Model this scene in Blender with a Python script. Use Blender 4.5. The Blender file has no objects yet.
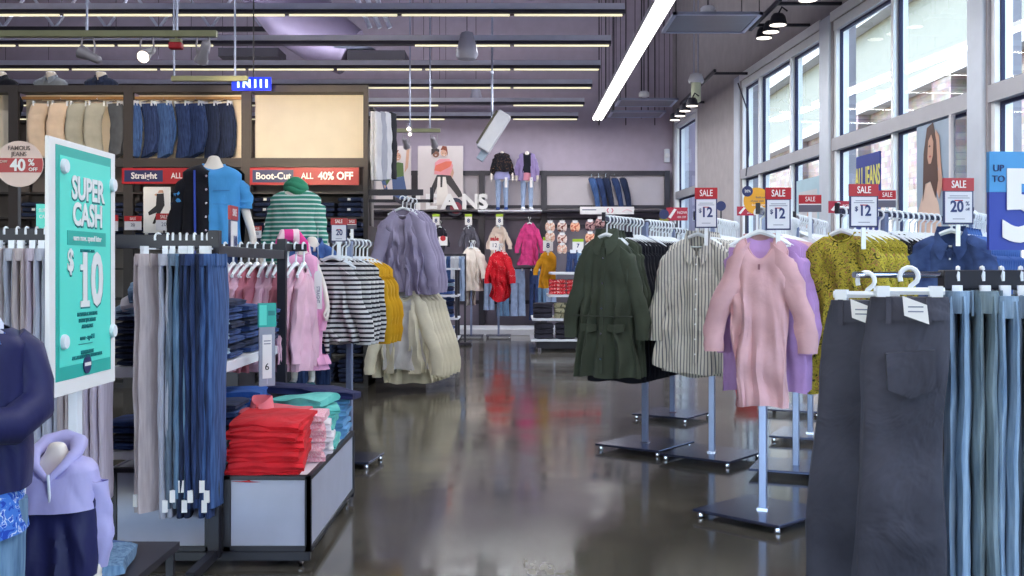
import bpy, bmesh, math, random
from mathutils import Vector, Matrix, noise
R = math.radians
PI = math.pi
random.seed(7)
SC = bpy.context.scene
COL = SC.collection

# ------------------------------------------------------------------ camera
F, CX, HY, CAMZ = 1070.0, 512.0, 268.0, 1.4
cam = bpy.data.cameras.new('camera')
cam.sensor_width = 36.0
cam.lens = 36.0 * F / 1024.0
cam.shift_y = -(288.0 - HY) / 1024.0
cam.clip_end = 300
camo = bpy.data.objects.new('camera', cam)
COL.objects.link(camo)
camo.location = (0, 0, CAMZ)
camo.rotation_euler = (R(90), 0, 0)
SC.camera = camo

def at(x, y, d):
    return Vector(((x - CX) * d / F, d, CAMZ + (HY - y) * d / F))

def lin(c):
    out = []
    for v in c:
        v /= 255.0
        out.append(v / 12.92 if v <= 0.04045 else ((v + 0.055) / 1.055) ** 2.4)
    return tuple(out) + (1.0,)

# ------------------------------------------------------------------ materials
MATS = {}
def newmat(name):
    m = bpy.data.materials.new(name)
    m.use_nodes = True
    nt = m.node_tree
    return m, nt, nt.nodes['Principled BSDF']

def plain(name, c, rough=0.5, metal=0.0, spec=0.5, emit=None, es=0.0, var=0.06, coat=0.0):
    if name in MATS: return MATS[name]
    m, nt, b = newmat(name)
    b.inputs['Roughness'].default_value = rough
    b.inputs['Metallic'].default_value = metal
    b.inputs['Specular IOR Level'].default_value = spec
    b.inputs['Coat Weight'].default_value = coat
    col = lin(c)
    if var > 0:
        tc = nt.nodes.new('ShaderNodeTexCoord')
        n = nt.nodes.new('ShaderNodeTexNoise'); n.inputs['Scale'].default_value = 5.0; n.inputs['Detail'].default_value = 5
        r = nt.nodes.new('ShaderNodeValToRGB')
        r.color_ramp.elements[0].position = 0.3; r.color_ramp.elements[1].position = 0.7
        r.color_ramp.elements[0].color = tuple(v * (1 - var) for v in col[:3]) + (1,)
        r.color_ramp.elements[1].color = tuple(min(1, v * (1 + var)) for v in col[:3]) + (1,)
        nt.links.new(tc.outputs['Object'], n.inputs['Vector'])
        nt.links.new(n.outputs['Fac'], r.inputs['Fac'])
        nt.links.new(r.outputs['Color'], b.inputs['Base Color'])
    else:
        b.inputs['Base Color'].default_value = col
    if emit:
        b.inputs['Emission Color'].default_value = lin(emit)
        b.inputs['Emission Strength'].default_value = es
    MATS[name] = m
    return m

def fabric(name, c, var=0.22, scale=7.0, bump=0.22, rough=0.88, streak=0.0, sheen=0.04, c2=None):
    """woven cloth: tonal variation, wrinkle bump; streak > 0 gives vertical denim streaks"""
    if name in MATS: return MATS[name]
    m, nt, b = newmat(name)
    L = nt.links.new
    b.inputs['Roughness'].default_value = rough
    b.inputs['Specular IOR Level'].default_value = 0.25
    b.inputs['Sheen Weight'].default_value = sheen
    tc = nt.nodes.new('ShaderNodeTexCoord')
    mp = nt.nodes.new('ShaderNodeMapping')
    if streak: mp.inputs['Scale'].default_value = (9, 9, 0.8)
    L(tc.outputs['Object'], mp.inputs['Vector'])
    n = nt.nodes.new('ShaderNodeTexNoise'); n.inputs['Scale'].default_value = scale; n.inputs['Detail'].default_value = 6
    L(mp.outputs['Vector'], n.inputs['Vector'])
    r = nt.nodes.new('ShaderNodeValToRGB')
    r.color_ramp.elements[0].position = 0.32; r.color_ramp.elements[1].position = 0.68
    col = lin(c)
    hi = lin(c2) if c2 else tuple(min(1, v * (1 + var)) for v in col[:3]) + (1,)
    r.color_ramp.elements[0].color = tuple(v * (1 - var) for v in col[:3]) + (1,)
    r.color_ramp.elements[1].color = hi
    L(n.outputs['Fac'], r.inputs['Fac'])
    L(r.outputs['Color'], b.inputs['Base Color'])
    n2 = nt.nodes.new('ShaderNodeTexNoise'); n2.inputs['Scale'].default_value = 5.0; n2.inputs['Detail'].default_value = 3
    n2.inputs['Distortion'].default_value = 1.6
    L(tc.outputs['Object'], n2.inputs['Vector'])
    bp = nt.nodes.new('ShaderNodeBump'); bp.inputs['Strength'].default_value = bump; bp.inputs['Distance'].default_value = 0.03
    L(n2.outputs['Fac'], bp.inputs['Height'])
    L(bp.outputs['Normal'], b.inputs['Normal'])
    MATS[name] = m
    return m

def striped(name, c1, c2, axis, freq, duty=0.5, wob=0.004):
    """cloth with printed stripes along one object axis"""
    if name in MATS: return MATS[name]
    m, nt, b = newmat(name)
    L = nt.links.new
    b.inputs['Roughness'].default_value = 0.9
    b.inputs['Specular IOR Level'].default_value = 0.2
    tc = nt.nodes.new('ShaderNodeTexCoord')
    n = nt.nodes.new('ShaderNodeTexNoise'); n.inputs['Scale'].default_value = 6
    L(tc.outputs['Object'], n.inputs['Vector'])
    sp = nt.nodes.new('ShaderNodeSeparateXYZ'); L(tc.outputs['Object'], sp.inputs['Vector'])
    ml = nt.nodes.new('ShaderNodeMath'); ml.operation = 'MULTIPLY_ADD'; ml.inputs[1].default_value = wob
    L(n.outputs['Fac'], ml.inputs[0]); L(sp.outputs[axis], ml.inputs[2])
    m2 = nt.nodes.new('ShaderNodeMath'); m2.operation = 'MULTIPLY'; m2.inputs[1].default_value = freq
    L(ml.outputs[0], m2.inputs[0])
    fr = nt.nodes.new('ShaderNodeMath'); fr.operation = 'FRACT'; L(m2.outputs[0], fr.inputs[0])
    gt = nt.nodes.new('ShaderNodeMath'); gt.operation = 'GREATER_THAN'; gt.inputs[1].default_value = duty
    L(fr.outputs[0], gt.inputs[0])
    mx = nt.nodes.new('ShaderNodeMix'); mx.data_type = 'RGBA'
    mx.inputs[6].default_value = lin(c1); mx.inputs[7].default_value = lin(c2)
    L(gt.outputs[0], mx.inputs[0]); L(mx.outputs[2], b.inputs['Base Color'])
    n2 = nt.nodes.new('ShaderNodeTexNoise'); n2.inputs['Scale'].default_value = 10; n2.inputs['Distortion'].default_value = 1.0
    L(tc.outputs['Object'], n2.inputs['Vector'])
    bp = nt.nodes.new('ShaderNodeBump'); bp.inputs['Strength'].default_value = 0.35; bp.inputs['Distance'].default_value = 0.03
    L(n2.outputs['Fac'], bp.inputs['Height']); L(bp.outputs['Normal'], b.inputs['Normal'])
    MATS[name] = m
    return m

def floral(name, cols, scale=34.0, pos=None):
    if name in MATS: return MATS[name]
    m, nt, b = newmat(name)
    L = nt.links.new
    b.inputs['Roughness'].default_value = 0.9
    b.inputs['Specular IOR Level'].default_value = 0.2
    tc = nt.nodes.new('ShaderNodeTexCoord')
    n = nt.nodes.new('ShaderNodeTexNoise'); n.inputs['Scale'].default_value = scale; n.inputs['Detail'].default_value = 3
    n.inputs['Distortion'].default_value = 1.5
    L(tc.outputs['Object'], n.inputs['Vector'])
    r = nt.nodes.new('ShaderNodeValToRGB'); r.color_ramp.interpolation = 'CONSTANT'
    k = len(cols)
    while len(r.color_ramp.elements) < k: r.color_ramp.elements.new(0.5)
    for i, cc in enumerate(cols):
        r.color_ramp.elements[i].position = pos[i] if pos else (0 if i == 0 else 0.34 + 0.34 * (i - 1) / max(1, k - 2))
        r.color_ramp.elements[i].color = lin(cc)
    L(n.outputs['Fac'], r.inputs['Fac']); L(r.outputs['Color'], b.inputs['Base Color'])
    MATS[name] = m
    return m

def glassmat():
    if 'glass' in MATS: return MATS['glass']
    m = bpy.data.materials.new('glass'); m.use_nodes = True
    nt = m.node_tree; nt.nodes.clear(); L = nt.links.new
    o = nt.nodes.new('ShaderNodeOutputMaterial'); mx = nt.nodes.new('ShaderNodeMixShader')
    t = nt.nodes.new('ShaderNodeBsdfTransparent'); t.inputs['Color'].default_value = (0.93, 0.96, 0.95, 1)
    g = nt.nodes.new('ShaderNodeBsdfGlossy'); g.inputs['Roughness'].default_value = 0.0
    fr = nt.nodes.new('ShaderNodeFresnel'); fr.inputs['IOR'].default_value = 1.45
    L(fr.outputs[0], mx.inputs[0]); L(t.outputs[0], mx.inputs[1]); L(g.outputs[0], mx.inputs[2]); L(mx.outputs[0], o.inputs[0])
    MATS['glass'] = m
    return m

def emis(name, c, s):
    if name in MATS: return MATS[name]
    m, nt, b = newmat(name)
    b.inputs['Base Color'].default_value = lin(c)
    b.inputs['Emission Color'].default_value = lin(c)
    b.inputs['Emission Strength'].default_value = s
    MATS[name] = m
    return m

# ------------------------------------------------------------------ mesh builder
class MB:
    def __init__(s): s.v = []; s.f = []
    def quad(s, *pts):
        b = len(s.v); s.v += [Vector(p) for p in pts]; s.f.append(tuple(range(b, b + len(pts)))); return s
    def box(s, a, b, mtx=None):
        x0, y0, z0 = a; x1, y1, z1 = b
        k = len(s.v)
        P = [Vector(p) for p in ((x0,y0,z0),(x1,y0,z0),(x1,y1,z0),(x0,y1,z0),(x0,y0,z1),(x1,y0,z1),(x1,y1,z1),(x0,y1,z1))]
        if mtx: P = [mtx @ p for p in P]
        s.v += P
        s.f += [tuple(k + i for i in q) for q in ((0,3,2,1),(4,5,6,7),(0,1,5,4),(1,2,6,5),(2,3,7,6),(3,0,4,7))]
        return s
    def loft(s, rings, cap0=True, cap1=True, closed=True, skip=None):
        base = len(s.v); n = len(rings[0])
        for r in rings: s.v += [Vector(p) for p in r]
        m = n if closed else n - 1
        for i in range(len(rings) - 1):
            for j in range(m):
                if skip and skip(i, j): continue
                j2 = (j + 1) % n
                s.f.append((base + i*n + j, base + i*n + j2, base + (i+1)*n + j2, base + (i+1)*n + j))
        if cap0: s.f.append(tuple(base + j for j in reversed(range(n))))
        if cap1: s.f.append(tuple(base + (len(rings)-1)*n + j for j in range(n)))
        return s
    def tube(s, pts, r, n=8, cap=True):
        pts = [Vector(p) for p in pts]
        rs = r if isinstance(r, (list, tuple)) else [r] * len(pts)
        rings = []; up = None
        for i, p in enumerate(pts):
            t = (pts[min(i+1, len(pts)-1)] - pts[max(i-1, 0)]).normalized()
            if up is None:
                up = Vector((0,0,1)) if abs(t.z) < 0.9 else Vector((0,1,0))
            a = t.cross(up).normalized(); b = a.cross(t).normalized(); up = b
            rings.append([p + a * (rs[i]*math.cos(2*PI*k/n)) + b * (rs[i]*math.sin(2*PI*k/n)) for k in range(n)])
        return s.loft(rings, cap, cap)
    def lathe(s, prof, c=(0,0,0), n=16, axis='z'):
        c = Vector(c); rings = []
        for r, h in prof:
            ring = []
            for k in range(n):
                a = 2*PI*k/n
                p = Vector((r*math.cos(a), r*math.sin(a), h)) if axis == 'z' else (Vector((r*math.cos(a), h, r*math.sin(a))) if axis == 'y' else Vector((h, r*math.cos(a), r*math.sin(a))))
                ring.append(c + p)
            rings.append(ring)
        return s.loft(rings)
    def poly(s, pts, y=0.0, th=0.002):
        """outline in x-z, thickness along y"""
        n = len(pts)
        return s.loft([[Vector((x, y, z)) for x, z in pts], [Vector((x, y + th, z)) for x, z in pts]])
    def mesh(s, name, mat, smooth=False, recalc=True):
        me = bpy.data.meshes.new(name)
        me.from_pydata([tuple(p) for p in s.v], [], s.f)
        bm = bmesh.new(); bm.from_mesh(me)
        if recalc: bmesh.ops.recalc_face_normals(bm, faces=bm.faces)
        if smooth:
            for e in bm.edges:
                if len(e.link_faces) == 2 and e.calc_face_angle(0) > 0.95: e.smooth = False
        bm.to_mesh(me); bm.free()
        if smooth:
            for p in me.polygons: p.use_smooth = True
        if mat: me.materials.append(mat)
        return me
    def build(s, name, mat, parent=None, smooth=False, loc=None, rotz=0, bevel=0):
        o = bpy.data.objects.new(name, s.mesh(name, mat, smooth))
        COL.objects.link(o)
        if parent: o.parent = parent
        if loc is not None: o.location = loc
        if rotz: o.rotation_euler[2] = rotz
        if bevel:
            md = o.modifiers.new('bevel', 'BEVEL'); md.width = bevel; md.segments = 2; md.limit_method = 'ANGLE'
        return o

def tag(o, label, cat, group=None, kind=None):
    o['label'] = label; o['category'] = cat
    if group: o['group'] = group
    if kind: o['kind'] = kind
    return o
def thing(name, label, cat, loc=(0,0,0), rotz=0, group=None):
    o = bpy.data.objects.new(name, None)
    o.empty_display_size = 0.1
    COL.objects.link(o); o.location = loc; o.rotation_euler = (0, 0, rotz)
    return tag(o, label, cat, group)
def struct(o):
    o['kind'] = 'structure'; return o
KIDS = {}
def dup(root, loc=None, rotz=None, label=None, group=None, rot=None, scale=None):
    def cp(o, parent):
        c = o.copy(); COL.objects.link(c)
        if parent: c.parent = parent
        for ch in list(o.children): cp(ch, c)
        return c
    r = cp(root, None)
    if loc is not None: r.location = loc
    if rotz is not None: r.rotation_euler = (r.rotation_euler[0], r.rotation_euler[1], rotz)
    if rot is not None: r.rotation_euler = rot
    if scale is not None: r.scale = scale
    if label: r['label'] = label
    if group: r['group'] = group
    return r

def text(body, h, mat, parent, loc, name='lettering', bold=0.0, sx=1.0, th=0.0015, rot=(R(90), 0, 0), align='CENTER', shear=0):
    """raised lettering as a mesh; h = capital height"""
    cu = bpy.data.curves.new('t', 'FONT')
    cu.body = body; cu.size = h / 0.69; cu.align_x = align; cu.align_y = 'CENTER'
    cu.offset = bold * h; cu.extrude = th; cu.resolution_u = 3; cu.shear = shear
    o = bpy.data.objects.new('t', cu); COL.objects.link(o)
    dg = bpy.context.evaluated_depsgraph_get()
    me = bpy.data.meshes.new_from_object(o.evaluated_get(dg))
    bpy.data.objects.remove(o); bpy.data.curves.remove(cu)
    for v in me.vertices: v.co.x *= sx
    me.materials.clear(); me.materials.append(mat)
    me.name = name
    t = bpy.data.objects.new(name, me); COL.objects.link(t)
    t.parent = parent; t.location = loc; t.rotation_euler = rot
    return t

def nz(x, y=0.0, z=0.0): return noise.noise(Vector((x, y, z)))
def sm(a, b, x):
    t = max(0.0, min(1.0, (x - a) / (b - a))); return t*t*(3-2*t)
def se(a, p): return math.copysign(abs(a) ** p, a)

# ------------------------------------------------------------------ garments (local: x across, front = -y, z = 0 at the neck, down negative)
def torso(mb, sw, bw, L, t, neck=0.075, drop=0.03, slope=0.075, folds=5, amp=0.012, seed=0.0, opening=None, waist=None, nphi=84, nl=26, hemwave=0.008, tail=0.0):
    rings = []
    rg = random.Random(int(seed * 97) + 5)
    FO = {}
    for side in (-1, 1):
        FO[side] = [(-.9 + 1.8 * (k + rg.uniform(.2, .8)) / (folds + 2), rg.uniform(-.3, .3), rg.uniform(.07, .16), rg.uniform(.5, 1.25) * (1 if k % 2 else -1), rg.uniform(.02, .35)) for k in range(folds + 2)]
    for i in range(nl + 1):
        s = i / nl
        if i <= 4:
            u = i / 4.0
            w = neck + (sw - neck) * u; z = -slope * u ** 1.25 - (0.012 if i == 4 else 0); tt = t * (0.35 + 0.65 * u)
        else:
            u = (i - 4) / (nl - 4.0)
            z = -slope - 0.012 - (L - slope - 0.012) * u
            w = sw + (bw - sw) * u
            if waist: w = sw * (1 - u) + bw * u - waist * math.sin(PI * min(1, u * 1.25)) * (1 if u < 0.8 else (1 - u) / 0.2)
            tt = t * (1.0 + 0.35 * u)
        ring = []
        for j in range(nphi):
            a = 2*PI*j/nphi
            c, q = math.cos(a), math.sin(a)
            x = w * se(c, 0.8); y = tt * se(q, 0.7)
            u2 = max(0.0, s - 0.12)
            A = amp * sm(0.12, 0.75, s)
            ph = seed * 3.1 + 1.6 * nz(x * 3, seed, z * 2)
            sd_ = 1 if q > 0 else -1
            g = 0.0
            for fc, fd, fw, fa, fs in FO[sd_]:
                e_ = (c - fc * (.35 + .65 * s) - fd * (s - .3)) / fw
                if abs(e_) < 3: g += fa * math.exp(-e_ * e_) * sm(fs, fs + .55, s)
            y += sd_ * amp * 1.5 * g * min(1.0, 2.2 * abs(q))
            y += 0.7 * amp * nz(x * 7 + z * 4 + seed * 7, z * 5 - x * 3, q * 3) * 2 * sm(.05, .3, s)
            x += 0.9 * amp * nz(z * 4 + seed, c * 1.5, 3.3) * 2 * (.3 + s)
            zz = z
            if q < 0 and i <= 6:
                zz -= drop * max(0.0, 1 - (x / (neck * 1.05)) ** 2) * (1 - i / 7.0)
            if i <= 4 and q > 0: zz += 0.012 * max(0, 1 - abs(x) / neck) * (1 - i / 5.0)
            if s > 0.8: zz += hemwave * math.sin(x * 22 + seed * 5) * (s - 0.8) / 0.2 - tail * (1 - (x / bw) ** 2) * ((s - 0.8) / 0.2)
            ring.append(Vector((x, y, zz)))
        rings.append(ring)
    sk = None
    if opening:
        x0, x1, s0 = opening
        def sk(i, j):
            p = rings[i][j]; q = rings[i][(j + 1) % nphi]
            mx = (p.x + q.x) / 2; my = math.sin(2*PI*(j + .5)/nphi)
            return my < 0 and x0 < mx < x1 and i / nl >= s0
    hem = [p * 1.0 + Vector((0, 0, 0.02)) for p in rings[-1]]
    hem = [Vector((p.x * 0.96, p.y * 0.82, p.z)) for p in hem]
    mb.loft(rings + [hem], False, False, True, sk)
    return rings

def sleeve(mb, side, sw, sl, r0, r1, spread=0.05, dy=-0.01, z0=-0.085, t=0.6, seed=0.0, n=18, nl=16, bend=0.02, cuff=True):
    rings = []
    for i in range(nl + 1):
        u = i / nl
        cx = side * (sw - r0 * 0.72 + (spread + r0 * 0.2) * sm(0, 1.0, u) + bend * math.sin(PI * u))
        cy = dy * u + 0.012 * nz(u * 3 + seed, side)
        cz = z0 - sl * u
        r = r0 + (r1 - r0) * u
        if u > 0.86 and cuff: r *= 0.86
        ring = []
        for k in range(n):
            a = 2*PI*k/n
            w = 1 + 0.34 * nz(u * 5 + seed * 3, math.cos(a) * 1.1 + u * 2, math.sin(a) * 1.1 + side) + .12 * nz(u * 13, seed, math.sin(a) * 2)
            tz = 0.0
            if u < 0.12: tz = 0.05 * (-side * math.cos(a)) * (1 - u / 0.12)
            ring.append(Vector((cx + r * math.cos(a) * w, cy + r * t * math.sin(a) * w, cz + tz)))
        rings.append(ring)
    mb.loft(rings, True, True)
    return rings[-1]

def collar(mb, neck, h=0.045, t=0.03, drop=0.03, gap=0.02, wide=0.03):
    n = 22; rings = [[], [], []]
    for k in range(n + 1):
        a = -PI/2 + gap * 6 + (2*PI - gap * 12) * k / n
        x, y = neck * math.cos(a), t * math.sin(a)
        f = max(0, -math.sin(a)); 
        rings[0].append(Vector((x * 0.94, y * 0.9, -drop * f ** 2 - 0.012)))
        rings[1].append(Vector((x * 0.98, y * 1.0, -drop * f ** 2 + h * (1 - 0.4 * f))))
        rings[2].append(Vector((x * 1.0 + math.copysign(wide, x) * (0.45 + 0.55 * f), y * 1.25 - 0.012 * f, -drop * f ** 2 - h * 0.35 - 0.05 * f)))
    mb.loft(rings, False, False, closed=False)

def jeans_flat(mb, w=0.2, L=1.0, t=0.022, hem=0.1, lean=0.0, crotch=0.27, seed=0.0, spread=0.01, hipx=1.12, n=28):
    """trousers hung flat, full front"""
    rings = []
    for i in range(9):
        u = i / 8.0; z = -crotch * u
        ww = w * (1 + (hipx - 1) * sm(0, .8, u)); tt = t * (1 + 0.4 * u)
        rings.append([Vector((ww * se(math.cos(2*PI*k/n), .75) + lean * u * crotch / L, tt * se(math.sin(2*PI*k/n), .7) + .006 * nz(k * .9 + seed, u * 4), z)) for k in range(n)])
    inner = [Vector((p.x * .94, p.y * .5, -0.02)) for p in rings[0]]
    mb.loft([inner] + rings, True, True)
    for sd in (-1, 1):
        rs = []
        for i in range(19):
            u = i / 18.0; z = -crotch + 0.03 - (L - crotch + .03) * u
            th = w * hipx * 0.5; ww = th + (hem - th) * sm(0, 1, u) - 0.008 * math.sin(PI * u)
            cx = sd * (w * hipx * 0.5 + spread * u) * (1 if u < .1 else 1 - 0.03 * u) + lean * (crotch + (L - crotch) * u) / L
            rs.append([Vector((cx + ww * se(math.cos(2*PI*k/12), .8) * (1 + .05 * nz(u * 6 + seed, k, sd)), t * 1.2 * se(math.sin(2*PI*k/12), .8) * (1 + .35 * nz(u * 9, k * .8 + seed, sd)) + .008 * nz(u * 4 + seed, sd * 3), z)) for k in range(12)])
        inn = [Vector((p.x, p.y * .5, p.z + .015)) for p in rs[-1]]
        mb.loft(rs + [inn], True, True)

def jeans_side(mb, depth=0.22, L=1.05, t=0.03, hem=0.18, seed=0.0, kink=0.0, hemslant=0.0, nl=30):
    """trousers folded lengthwise: depth along x, thickness along y, two legs as two lobes; z=0 at the waist"""
    for sd in (-1, 1):
        rs = []
        for i in range(nl + 1):
            u = i / nl
            dep = depth * (1 - 0.02 * u) if u < .22 else depth + (hem - depth) * sm(.15, .9, u)
            if u < .25: dep += 0.03 * math.sin(PI * u / .25) * .6
            cx = 0.012 * nz(u * 3 + seed, sd * 1.7) + kink * (math.sin(PI * u * 1.15) * .8 + u * .6)
            th = t * .5 * (0.75 + 0.45 * sm(.0, .3, u) - .15 * u)
            cy = sd * t * .45 + 0.010 * nz(u * 2.4 + seed * 3, 5.1) + .006 * nz(u * 7 + seed, sd)
            ring = []
            for k in range(14):
                a = 2*PI*k/14
                x = dep * .5 * se(math.cos(a), .8); y = th * se(math.sin(a), .75)
                y *= 1 + .3 * nz(u * 8 + seed, math.cos(a) * 2, sd)
                x *= 1 + .05 * nz(u * 9 + seed * 2, math.sin(a) * 2, sd)
                ring.append(Vector((cx + x, cy + y, -L * u + hemslant * x * sm(.6, 1, u) * 4)))
            rs.append(ring)
        inn = [Vector((p.x * .97, p.y * .9, p.z + .012)) for p in rs[-1]]
        mb.loft(rs + [inn], True, True)

def folded(mb, w, d, h, seed=0.0, layers=2, sag=0.0, rough=1.0):
    """one folded garment lying flat: rounded fold at the front (-y); grooves between its layers"""
    nx, n = 14, 26
    rings = []
    for i in range(nx + 1):
        u = i / nx; x = (u - .5) * w
        e = 1 - 0.25 * (abs(2*u - 1) ** 6)
        ring = []
        for k in range(n):
            a = 2*PI*k/n
            c, q = math.cos(a), math.sin(a)
            y = d * .5 * se(c, .35) * (1 - .03 * abs(2*u-1) ** 4); z = h * .5 * se(q, .5) * e
            if c < -.5:
                g = math.cos(layers * PI * q) if abs(q) < .9 else 1
                y += .010 * rough * (g - 1) * .5
            zz = z + h * .5 + .22 * h * nz(x * 7 + seed * 5, y * 7, seed) * rough * (1 if q > 0 else .5)
            if sag and c < 0: zz -= sag * (abs(c) ** 6) * 0.5
            y += .012 * nz(x * 9 + seed * 3, z * 30, seed) * rough
            ring.append(Vector((x + .008 * rough * nz(y * 9, z * 20 + seed, 2.0) * (abs(2*u-1) ** 2), y, zz)))
        rings.append(ring)
    mb.loft(rings, True, True)

def ellip(mb, c, rx, ry, rz, n=12, m=8):
    rings = []
    for i in range(1, m):
        a = PI * i / m
        rings.append([Vector((c[0] + rx*math.sin(a)*math.cos(2*PI*k/n), c[1] + ry*math.sin(a)*math.sin(2*PI*k/n), c[2] + rz*math.cos(a))) for k in range(n)])
    mb.loft(rings)

def skinmesh(name, pts, edges, radii, mat, parent, sub=2):
    me = bpy.data.meshes.new(name); me.from_pydata(pts, edges, [])
    o = bpy.data.objects.new(name, me); COL.objects.link(o)
    md = o.modifiers.new('skin', 'SKIN')
    for i, r in enumerate(radii):
        sv = me.skin_vertices[0].data[i]
        sv.radius = (r, r) if not isinstance(r, tuple) else r
        sv.use_root = (i == 0)
    md.use_smooth_shade = True
    ms = o.modifiers.new('sub', 'SUBSURF'); ms.levels = sub; ms.render_levels = sub
    dg = bpy.context.evaluated_depsgraph_get()
    m2 = bpy.data.meshes.new_from_object(o.evaluated_get(dg))
    bpy.data.objects.remove(o); bpy.data.meshes.remove(me)
    m2.name = name; m2.materials.clear(); m2.materials.append(mat)
    o = bpy.data.objects.new(name, m2); COL.objects.link(o)
    if parent: o.parent = parent
    return o
# ------------------------------------------------------------------ common materials
black_metal = plain('black_metal', (44, 44, 54), 0.45, 0.3)
dark_metal = plain('dark_metal', (58, 56, 66), 0.45, 0.3)
brown_metal = plain('brown_metal', (60, 56, 58), 0.5, 0.2)
steel = plain('steel', (176, 184, 210), 0.3, 0.8)
chrome = plain('chrome', (215, 215, 225), 0.12, 1.0)
white_pl = plain('white_plastic', (232, 236, 244), 0.35)
white_paint = plain('white_paint', (226, 228, 238), 0.5)
grey_panel = plain('grey_panel', (178, 182, 204), 0.35)
red_sign = plain('red_sign', (172, 20, 38), 0.4, var=0.02)
white_sign = plain('white_sign', (236, 234, 236), 0.4, var=0.02)
card_mat = plain('card', (214, 214, 226), 0.45, var=0.02)
navy_sign = plain('navy_sign', (36, 44, 96), 0.4, var=0.02)
navy_ink = plain('navy_ink', (34, 48, 108), 0.5, var=0.02)
grey_ink = plain('grey_ink', (120, 124, 150), 0.5, var=0.02)
teal_sign = plain('teal_sign', (92, 228, 212), 0.4, var=0.02)
teal_dark = plain('teal_dark', (40, 176, 166), 0.4, var=0.02)
teal_ink = plain('teal_ink', (22, 128, 130), 0.5, var=0.02)
mann_skin = plain('mannequin_skin', (232, 222, 214), 0.45, var=0.02)
glass = glassmat()

# ------------------------------------------------------------------ the setting
ZC = 7.6
def wx(y): return 4.92 - 0.055 * y            # inner face of the window wall
# floor : polished concrete
m, nt, b = newmat('polished_concrete'); L = nt.links.new
tc = nt.nodes.new('ShaderNodeTexCoord')
n1 = nt.nodes.new('ShaderNodeTexNoise'); n1.inputs['Scale'].default_value = 0.9; n1.inputs['Detail'].default_value = 9; n1.inputs['Roughness'].default_value = .65; n1.inputs['Distortion'].default_value = .6
L(tc.outputs['Object'], n1.inputs['Vector'])
r1 = nt.nodes.new('ShaderNodeValToRGB')
r1.color_ramp.elements[0].position = .3; r1.color_ramp.elements[0].color = lin((54, 51, 47))
r1.color_ramp.elements[1].position = .72; r1.color_ramp.elements[1].color = lin((100, 95, 85))
L(n1.outputs['Fac'], r1.inputs['Fac'])
vo = nt.nodes.new('ShaderNodeTexVoronoi'); vo.feature = 'DISTANCE_TO_EDGE'; vo.inputs['Scale'].default_value = .45
nd = nt.nodes.new('ShaderNodeTexNoise'); nd.inputs['Scale'].default_value = 2.2; nd.inputs['Detail'].default_value = 6
mx0 = nt.nodes.new('ShaderNodeMix'); mx0.data_type = 'RGBA'; mx0.inputs[0].default_value = .22
L(tc.outputs['Object'], nd.inputs['Vector']); L(tc.outputs['Object'], mx0.inputs[6]); L(nd.outputs['Color'], mx0.inputs[7]); L(mx0.outputs[2], vo.inputs['Vector'])
rc = nt.nodes.new('ShaderNodeValToRGB'); rc.color_ramp.elements[0].color = (.55, .55, .55, 1); rc.color_ramp.elements[1].position = .006; rc.color_ramp.elements[1].color = (1, 1, 1, 1)
L(vo.outputs['Distance'], rc.inputs['Fac'])
mu = nt.nodes.new('ShaderNodeMix'); mu.data_type = 'RGBA'; mu.blend_type = 'MULTIPLY'; mu.inputs[0].default_value = .8
L(r1.outputs['Color'], mu.inputs[6]); L(rc.outputs['Color'], mu.inputs[7]); L(mu.outputs[2], b.inputs['Base Color'])
n3 = nt.nodes.new('ShaderNodeTexNoise'); n3.inputs['Scale'].default_value = 1.7; n3.inputs['Detail'].default_value = 8
L(tc.outputs['Object'], n3.inputs['Vector'])
mr = nt.nodes.new('ShaderNodeMapRange'); mr.inputs[1].default_value = .3; mr.inputs[2].default_value = .7; mr.inputs[3].default_value = .07; mr.inputs[4].default_value = .17
L(n3.outputs['Fac'], mr.inputs[0]); L(mr.outputs[0], b.inputs['Roughness'])
b.inputs['Specular IOR Level'].default_value = .3
n4 = nt.nodes.new('ShaderNodeTexNoise'); n4.inputs['Scale'].default_value = 3.0; n4.inputs['Detail'].default_value = 4
L(tc.outputs['Object'], n4.inputs['Vector'])
bp = nt.nodes.new('ShaderNodeBump'); bp.inputs['Strength'].default_value = .02; bp.inputs['Distance'].default_value = .05
L(n4.outputs['Fac'], bp.inputs['Height']); L(bp.outputs['Normal'], b.inputs['Normal'])
struct(MB().box((-14, -4, -.2), (5.6, 24.3, 0)).build('floor', m))

wall_mat = plain('wall_paint', (186, 174, 194), 0.8, var=0.05)
rwall_mat = plain('grey_block', (168, 162, 166), 0.85, var=0.07)
ceil_mat = plain('deck_paint', (112, 110, 124), 0.8, var=0.06)
struct(MB().box((-14.2, 24, 0), (5.6, 24.3, ZC + .4)).build('wall_back', wall_mat))
struct(MB().box((-14.3, -4, 0), (-14, 24.3, ZC + .4)).build('wall_left', wall_mat))
struct(MB().box((-14.2, -4.3, 0), (-7.0, -4, ZC + .4)).box((-1.4, -4.3, 0), (5.6, -4, ZC + .4)).box((-7.0, -4.3, 3.0), (-1.4, -4, ZC + .4)).build('wall_front', wall_mat))  # unseen doorway gap behind the camera, added to let soft daylight in
c = MB().box((-14.2, -4.2, ZC + .12), (6.4, 24.3, ZC + .4))
y = -4.0
x = -14.0
while x < 5.4:                                   # corrugated deck, ribs along the aisle
    c.box((x, -4, ZC), (x + .16, 24, ZC + .13)); x += .34
struct(c.build('ceiling', ceil_mat))

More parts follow.
